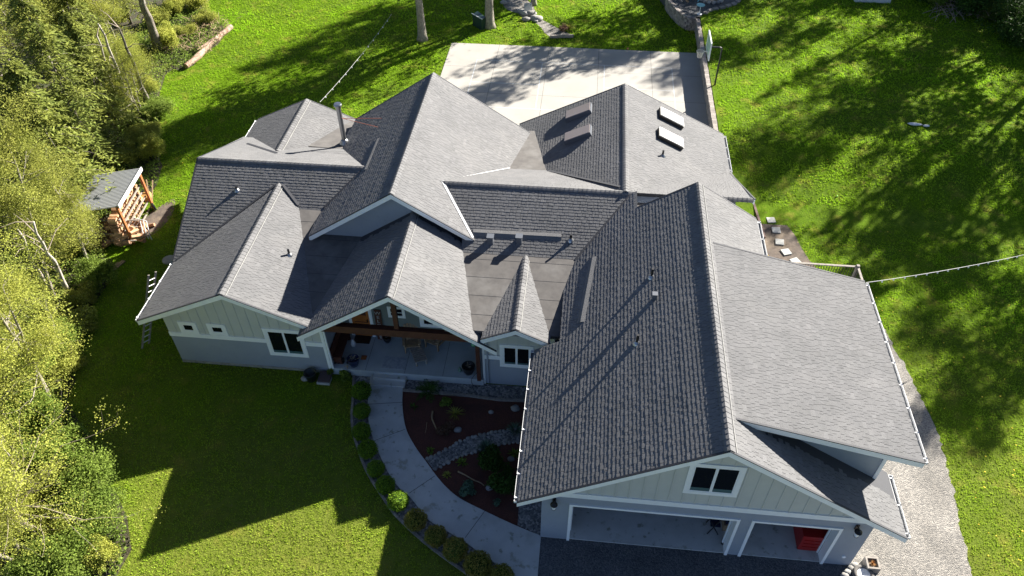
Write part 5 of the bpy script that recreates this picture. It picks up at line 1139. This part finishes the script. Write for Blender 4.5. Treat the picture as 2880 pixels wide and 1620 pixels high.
fp_ = [Vector((p.x+random.uniform(-.3,.3), p.y+random.uniform(-.3,.3), 0)) for p in fp_]
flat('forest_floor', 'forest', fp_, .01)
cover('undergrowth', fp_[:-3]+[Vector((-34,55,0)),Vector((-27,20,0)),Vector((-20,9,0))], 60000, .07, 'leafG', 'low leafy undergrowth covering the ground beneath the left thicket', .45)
# bare and dead trunks standing in the thicket
def snag(base, top_uv, H, r, label, mt='palebark', branches=5, seed=0, name='dead_tree'):
    b = Vector(base); d = ray(*top_uv); rgx = random.Random(seed); tz = b.z+H; tp = Vector((0,0,CAMZ))+d*((tz-CAMZ)/d.z)
    if (tp-b).length > H*1.5: tp = b+Vector(((tp-b).x,(tp-b).y,0)).normalized()*H*.35+up*H
    t = thing(name, b, label, 'tree'); m_ = MB(); k = 8; pts = [b.lerp(tp,i/k)+Vector((rgx.uniform(-.06,.06),rgx.uniform(-.06,.06),0))*(i > 0) for i in range(k+1)]; m_.tube(pts, [r*1.35]+[r*(1-.7*i/k) for i in range(1,k+1)], 9); m_.build('trunk', mt, t, smooth=True)
    for j in range(branches):
        i = rgx.randint(3,k); a = rgx.random()*6.28; l = rgx.uniform(.6,1.8); m_ = MB(); p = pts[i]; m_.tube([p, p+Vector((cos(a)*l*.5,sin(a)*l*.5,l*.3)), p+Vector((cos(a)*l,sin(a)*l,l*.35))], [r*.25,r*.15,.008], 4, cap=False); m_.build('branch', 'twig', t)
    return t
snag(at(402,128), (355,-10), 7.5, .34, 'thick straight brown trunk leaning left behind the rotten log', 'bark', 2, 1)
for i,(u,v,tu,tv,H,r,lab) in enumerate(((292,262,245,90,6.2,.13,'pale forked bare trunk, rightmost of the group in the upper left thicket'),(286,268,205,140,4.6,.13,'bare trunk sweeping left from the fork in the upper left thicket'),(372,255,300,70,7,.15,'dark straight bare trunk at the lawn side of the pale forked trunks'),(330,262,250,60,7.5,.14,'tall pale bare trunk behind the forked trunks'),(243,612,190,498,3.6,.14,'mossy bare trunk standing in front of the woodshed'),(175,740,80,560,6.5,.13,'thin bare trunk leaning out below the woodshed, right one of a pair'),(118,725,45,580,5.5,.12,'thin bare trunk leaning out below the woodshed, left one of a pair'),(230,130,150,-20,6,.1,'thin bare trunk in the top left thicket'))):
    snag(at(u,v), (tu,tv), H, r, lab, 'bark' if i == 2 else 'palebark', 6, 10+i)
# two far trees whose crowns rise above the photo, and one by the dry creek
def tall(u, v, H, r, seed, label, nl=15000, top_uv=None, R=3.0):
    b = at(u, v); t = thing('tall_tree', b, label, 'tree'); rgx = np.random.default_rng(seed); m_ = MB(); k = 10; pts = [b+Vector((rgx.uniform(-.08,.08)*i*.4, rgx.uniform(-.08,.08)*i*.4, H*i/k)) for i in range(k+1)]
    m_.tube([b-up*.1, b+up*.35]+pts[1:], [r*1.6, r*1.1]+[r*(1-.8*i/k) for i in range(1,k+1)], 10); tips = []
    mt = MB()
    for i in range(4, k+1):
        for j in range(5): a = rgx.uniform(0,6.28); grow(rgx, tuple(pts[i]), unit(np.array([cos(a),sin(a),rgx.uniform(-.1,.5)])), R*rgx.uniform(.5,1)*(1.2-.06*i), r*.25, 2, mt, tips, .3, .1, 2)
    m_.build('trunk','greybark',t,smooth=True); mt.build('branches','twig',t); T = np.array(tips); idx = rgx.integers(0,len(T),nl); C = T[idx]+rgx.normal(size=(nl,3))*.35
    o = leaves('crown', C, .10, 'leafG', None, .5, .65, seed); o.parent = t; o.matrix_parent_inverse = Matrix.Translation(-t.location)
    return t
tall(1063,100,13,.30,31,'tall slender tree with pale trunk on the back lawn left of the court', 12000)
tall(1232,68,15,.33,32,'tall tree with pale blotched trunk behind the court, right of its twin', 12000)
q = zc(1130,110); tall((1360+1130/8.05)/K,(110/8.05)/K,14,.2,33,'dark trunked tree beside the boulders of the far dry creek', 6000)
# trees outside the frame whose shadows fall on the lawns
shp = [deciduous(19, 4.6, 51, 'leafG', 7600, .17, 'bark', 1, name='yard_tree', spread=.36), conifer(20, 4.2, 52, '', .62, 'needle', .2), deciduous(16, 4.0, 53, 'leafG', 6200, .16, 'bark', 1, name='yard_tree', spread=.34)]
OFF = [(34,52,0,1.0),(37,60,2,1.0),(39,67,0,1.0),(33,66.5,1,.85),(44,56,0,1.0),(46,66,1,1.0),(34,76,0,1.0),(43,46,2,1.0),(34.5,40.5,2,.75),(50,50,1,1.0),(13,66.5,2,1.0),(22,71,0,.75),(4,68,2,.8),(-1,67,0,.75),(8,78,0,1.0),(16,82,0,.95)]
sides = lambda x, y: ('right of' if x > 30 else 'beyond the top of')
for i, (x, y, k, s_) in enumerate(OFF):
    lab = ['broad leafy tree','tall conifer','leafy tree'][k]+' standing '+sides(x,y)+' the photo, shading the lawn'
    place(shp[k], (x,y,float(gh(x,y))), i*1.1, s_, lab, lab.replace('tree ', 'trees ').replace('conifer ', 'conifers '))
# bramble thicket in the upper right
br = [shrub(1.7,1.7,61,9000,.07,'leafD','bramble','',10,lumps=15), shrub(1.3,1.3,62,7000,.065,'leafG','bramble','',10,lumps=12)]
BR = [(2330,-10),(2390,5),(2440,25),(2500,45),(2560,75),(2480,0),(2540,20),(2600,60),(2600,110),(2420,-20),(2620,10),(2560,-20),(2570,115),(2350,10),(2500,-30)]
for i, (u, v) in enumerate(BR):
    q = atg(u, v); k = i % 2; lab = ['dark green','brighter green'][k]+' bramble mound in the upper right corner'; place(br[k], (q.x,q.y,q.z-.1), i*1.7, rg.uniform(.8,1.15), lab, lab.replace('mound','mounds'))
q = atg(2405,30); t = thing('brush_pile', q, 'pile of bare grey branches at the foot of the upper right brambles', 'brush pile'); m_ = MB()
for i in range(60):
    a = random.random()*3.14; l = random.uniform(.6,1.7); c = q+Vector((random.uniform(-1.5,1.9), random.uniform(-.9,.7), random.uniform(.05,.5))); d = Vector((cos(a),sin(a),random.uniform(-.2,.3)))*l; m_.tube([c-d, c+Vector((0,0,.1)), c+d], [.025,.018,.008], 4, cap=False)
m_.build('branches','twig',t)
cover('undergrowth', [atg(u,v) for u,v in ((2280,0),(2330,22),(2400,50),(2470,85),(2540,120),(2600,150))]+[Vector((60,50,0)),Vector((60,80,0)),Vector((28,75,0))], 22000, .09, 'leafD', 'leafy ground cover under the upper right brambles', .5, 5)
# dry bleached stems below the upper left shrubs
q = at(520,95); t = thing('dead_brush', q, 'tangle of dead tan stems beside the rotten log at the upper left', 'brush'); m_ = MB()
for i in range(260):
    c = q+Vector((random.uniform(-2.0,1.3), random.uniform(-2.6,2.6), 0)); a = random.random()*6.28; l = random.uniform(.3,.9); m_.tube([c, c+Vector((cos(a)*l*.4,sin(a)*l*.4,l*.6)), c+Vector((cos(a)*l,sin(a)*l,l*.7))], .012, 3, cap=False)
m_.build('stems','wood',t)

# --- grass blades on the lawns
def grass():
    rg = np.random.default_rng(99); keep = []
    hp = [[(-16.75,20.1),(-10,20.1),(-10,24),(-16.75,24)], [(-16.7,23),(-9,23),(-9,31.5),(-16.7,31.5)], [(-17.1,30),(-12,30),(-12,34.2),(-17.1,34.2)], [(-13,22),(7,22),(7,35),(-13,35)], [(-10.1,19.9),(-3.4,19.9),(-3.4,24),(-10.1,24)], [(-.55,13.3),(10.35,13.3),(10.35,25),(-.55,25)],
          [(cx0,cy0),(WALLX+.15,cy0),(WALLX+.15,cy1),(cx0,cy1)], path_poly, bed_poly, strip_poly, dirt_poly, [(p.x,p.y) for p in (at(1847,459), at(1875,461), at(1920,600))]+[(6.6,24),(6.6,31)], [(p.x,p.y) for p in [at(u,v) for u,v in ((335,605),(385,585),(425,545),(435,510),(410,520),(370,545),(335,575))]], gr_r+[Vector((gr_r[-1].x+.4,-2,0)), Vector((px,-2,0)), Vector((px,13.4,0)), Vector((9,23,0))], fp_, [(p.x,p.y) for p in [zc(420,-60)]+crk+crk2], pit_poly, [(7.7,33),(8.2,33),(8.2,55.3),(7.7,55.3)]]
    bands = [(8,24,150,.030,.055),(24,34,110,.034,.06),(34,46,80,.042,.07),(46,63,55,.055,.085)]
    Ps=[];Xs=[];Ys=[];Ts=[]
    for (y0,y1,dens,w,h) in bands:
        n = int((y1-y0)*100*dens); xy = np.column_stack([rg.uniform(-50,50,n), rg.uniform(y0,y1,n)])
        z = gh(xy[:,0], xy[:,1]); P = np.column_stack([xy, z])
        d = P-np.array([0,0,CAMZ]); zz = d@np.array(_f); u = 1440+FPX*(d@np.array(_r))/zz; v = 810-FPX*(d@np.array(_u))/zz
        k = (u > -450) & (u < 3330) & (v > -120) & (v < 2000) & (zz > 1); P = P[k]; ok = np.ones(len(P), bool)
        for poly in hp: ok &= ~inpoly(P[:,0], P[:,1], [(q[0],q[1]) for q in poly])
        P = P[ok]; nb = 3
        cl = .5+.5*np.sin(P[:,0]*2.1+1.3*np.sin(P[:,1]*1.7))*np.cos(P[:,1]*2.3+np.sin(P[:,0]*1.9))
        for b in range(nb):
            a = rg.uniform(0,2*pi,len(P)); off = rg.normal(size=(len(P),2))*.03; Q = P.copy(); Q[:,:2] += off
            s_ = np.column_stack([np.cos(a)*w*.5, np.sin(a)*w*.5, 0*a]); l = rg.uniform(.6,1.25,len(P))*h*(.8+.5*cl); ln = rg.normal(size=(len(P),2))*.45
            Ps.append(Q); Xs.append(s_); Ys.append(np.column_stack([ln[:,0]*l, ln[:,1]*l, l])); Ts.append(np.clip(.35*cl+.65*rg.uniform(0,1,len(P)),0,1))
    o = quads_mesh('grass', np.concatenate(Ps), np.concatenate(Xs), np.concatenate(Ys), 'blade', np.concatenate(Ts), tri=True)
    tag(o, 'short green lawn grass around the house', 'grass', kind='stuff'); print('blades', len(np.concatenate(Ts)))
grass()
bpy.context.view_layer.update()

fl_ = MB(); rgd = random.Random(5)
for (u0,u1,v0,v1,n_) in ((2150,2570,750,1440,90),(330,560,230,420,14),(1830,2500,380,800,40)):
    for i in range(n_):
        p = atg(rgd.uniform(u0,u1), rgd.uniform(v0,v1)); 
        if p.x < 15 and p.y < 24: continue
        if inp1(p.x, p.y, [(q.x,q.y) for q in fp_]): continue
        r_ = rgd.uniform(.02,.035); z_ = p.z+.07; fl_.add([(p.x+r_*cos(a),p.y+r_*sin(a),z_) for a in (0,1.05,2.1,3.14,4.2,5.25)]+[(p.x,p.y,z_+.015)], [(i_,(i_+1)%6,6) for i_ in range(6)], 0)
tag(fl_.build('dandelions', mat('dandelion',(.75,.55,.02),.7)), 'scattered yellow dandelion flowers in the lawn', 'flowers', kind='stuff')
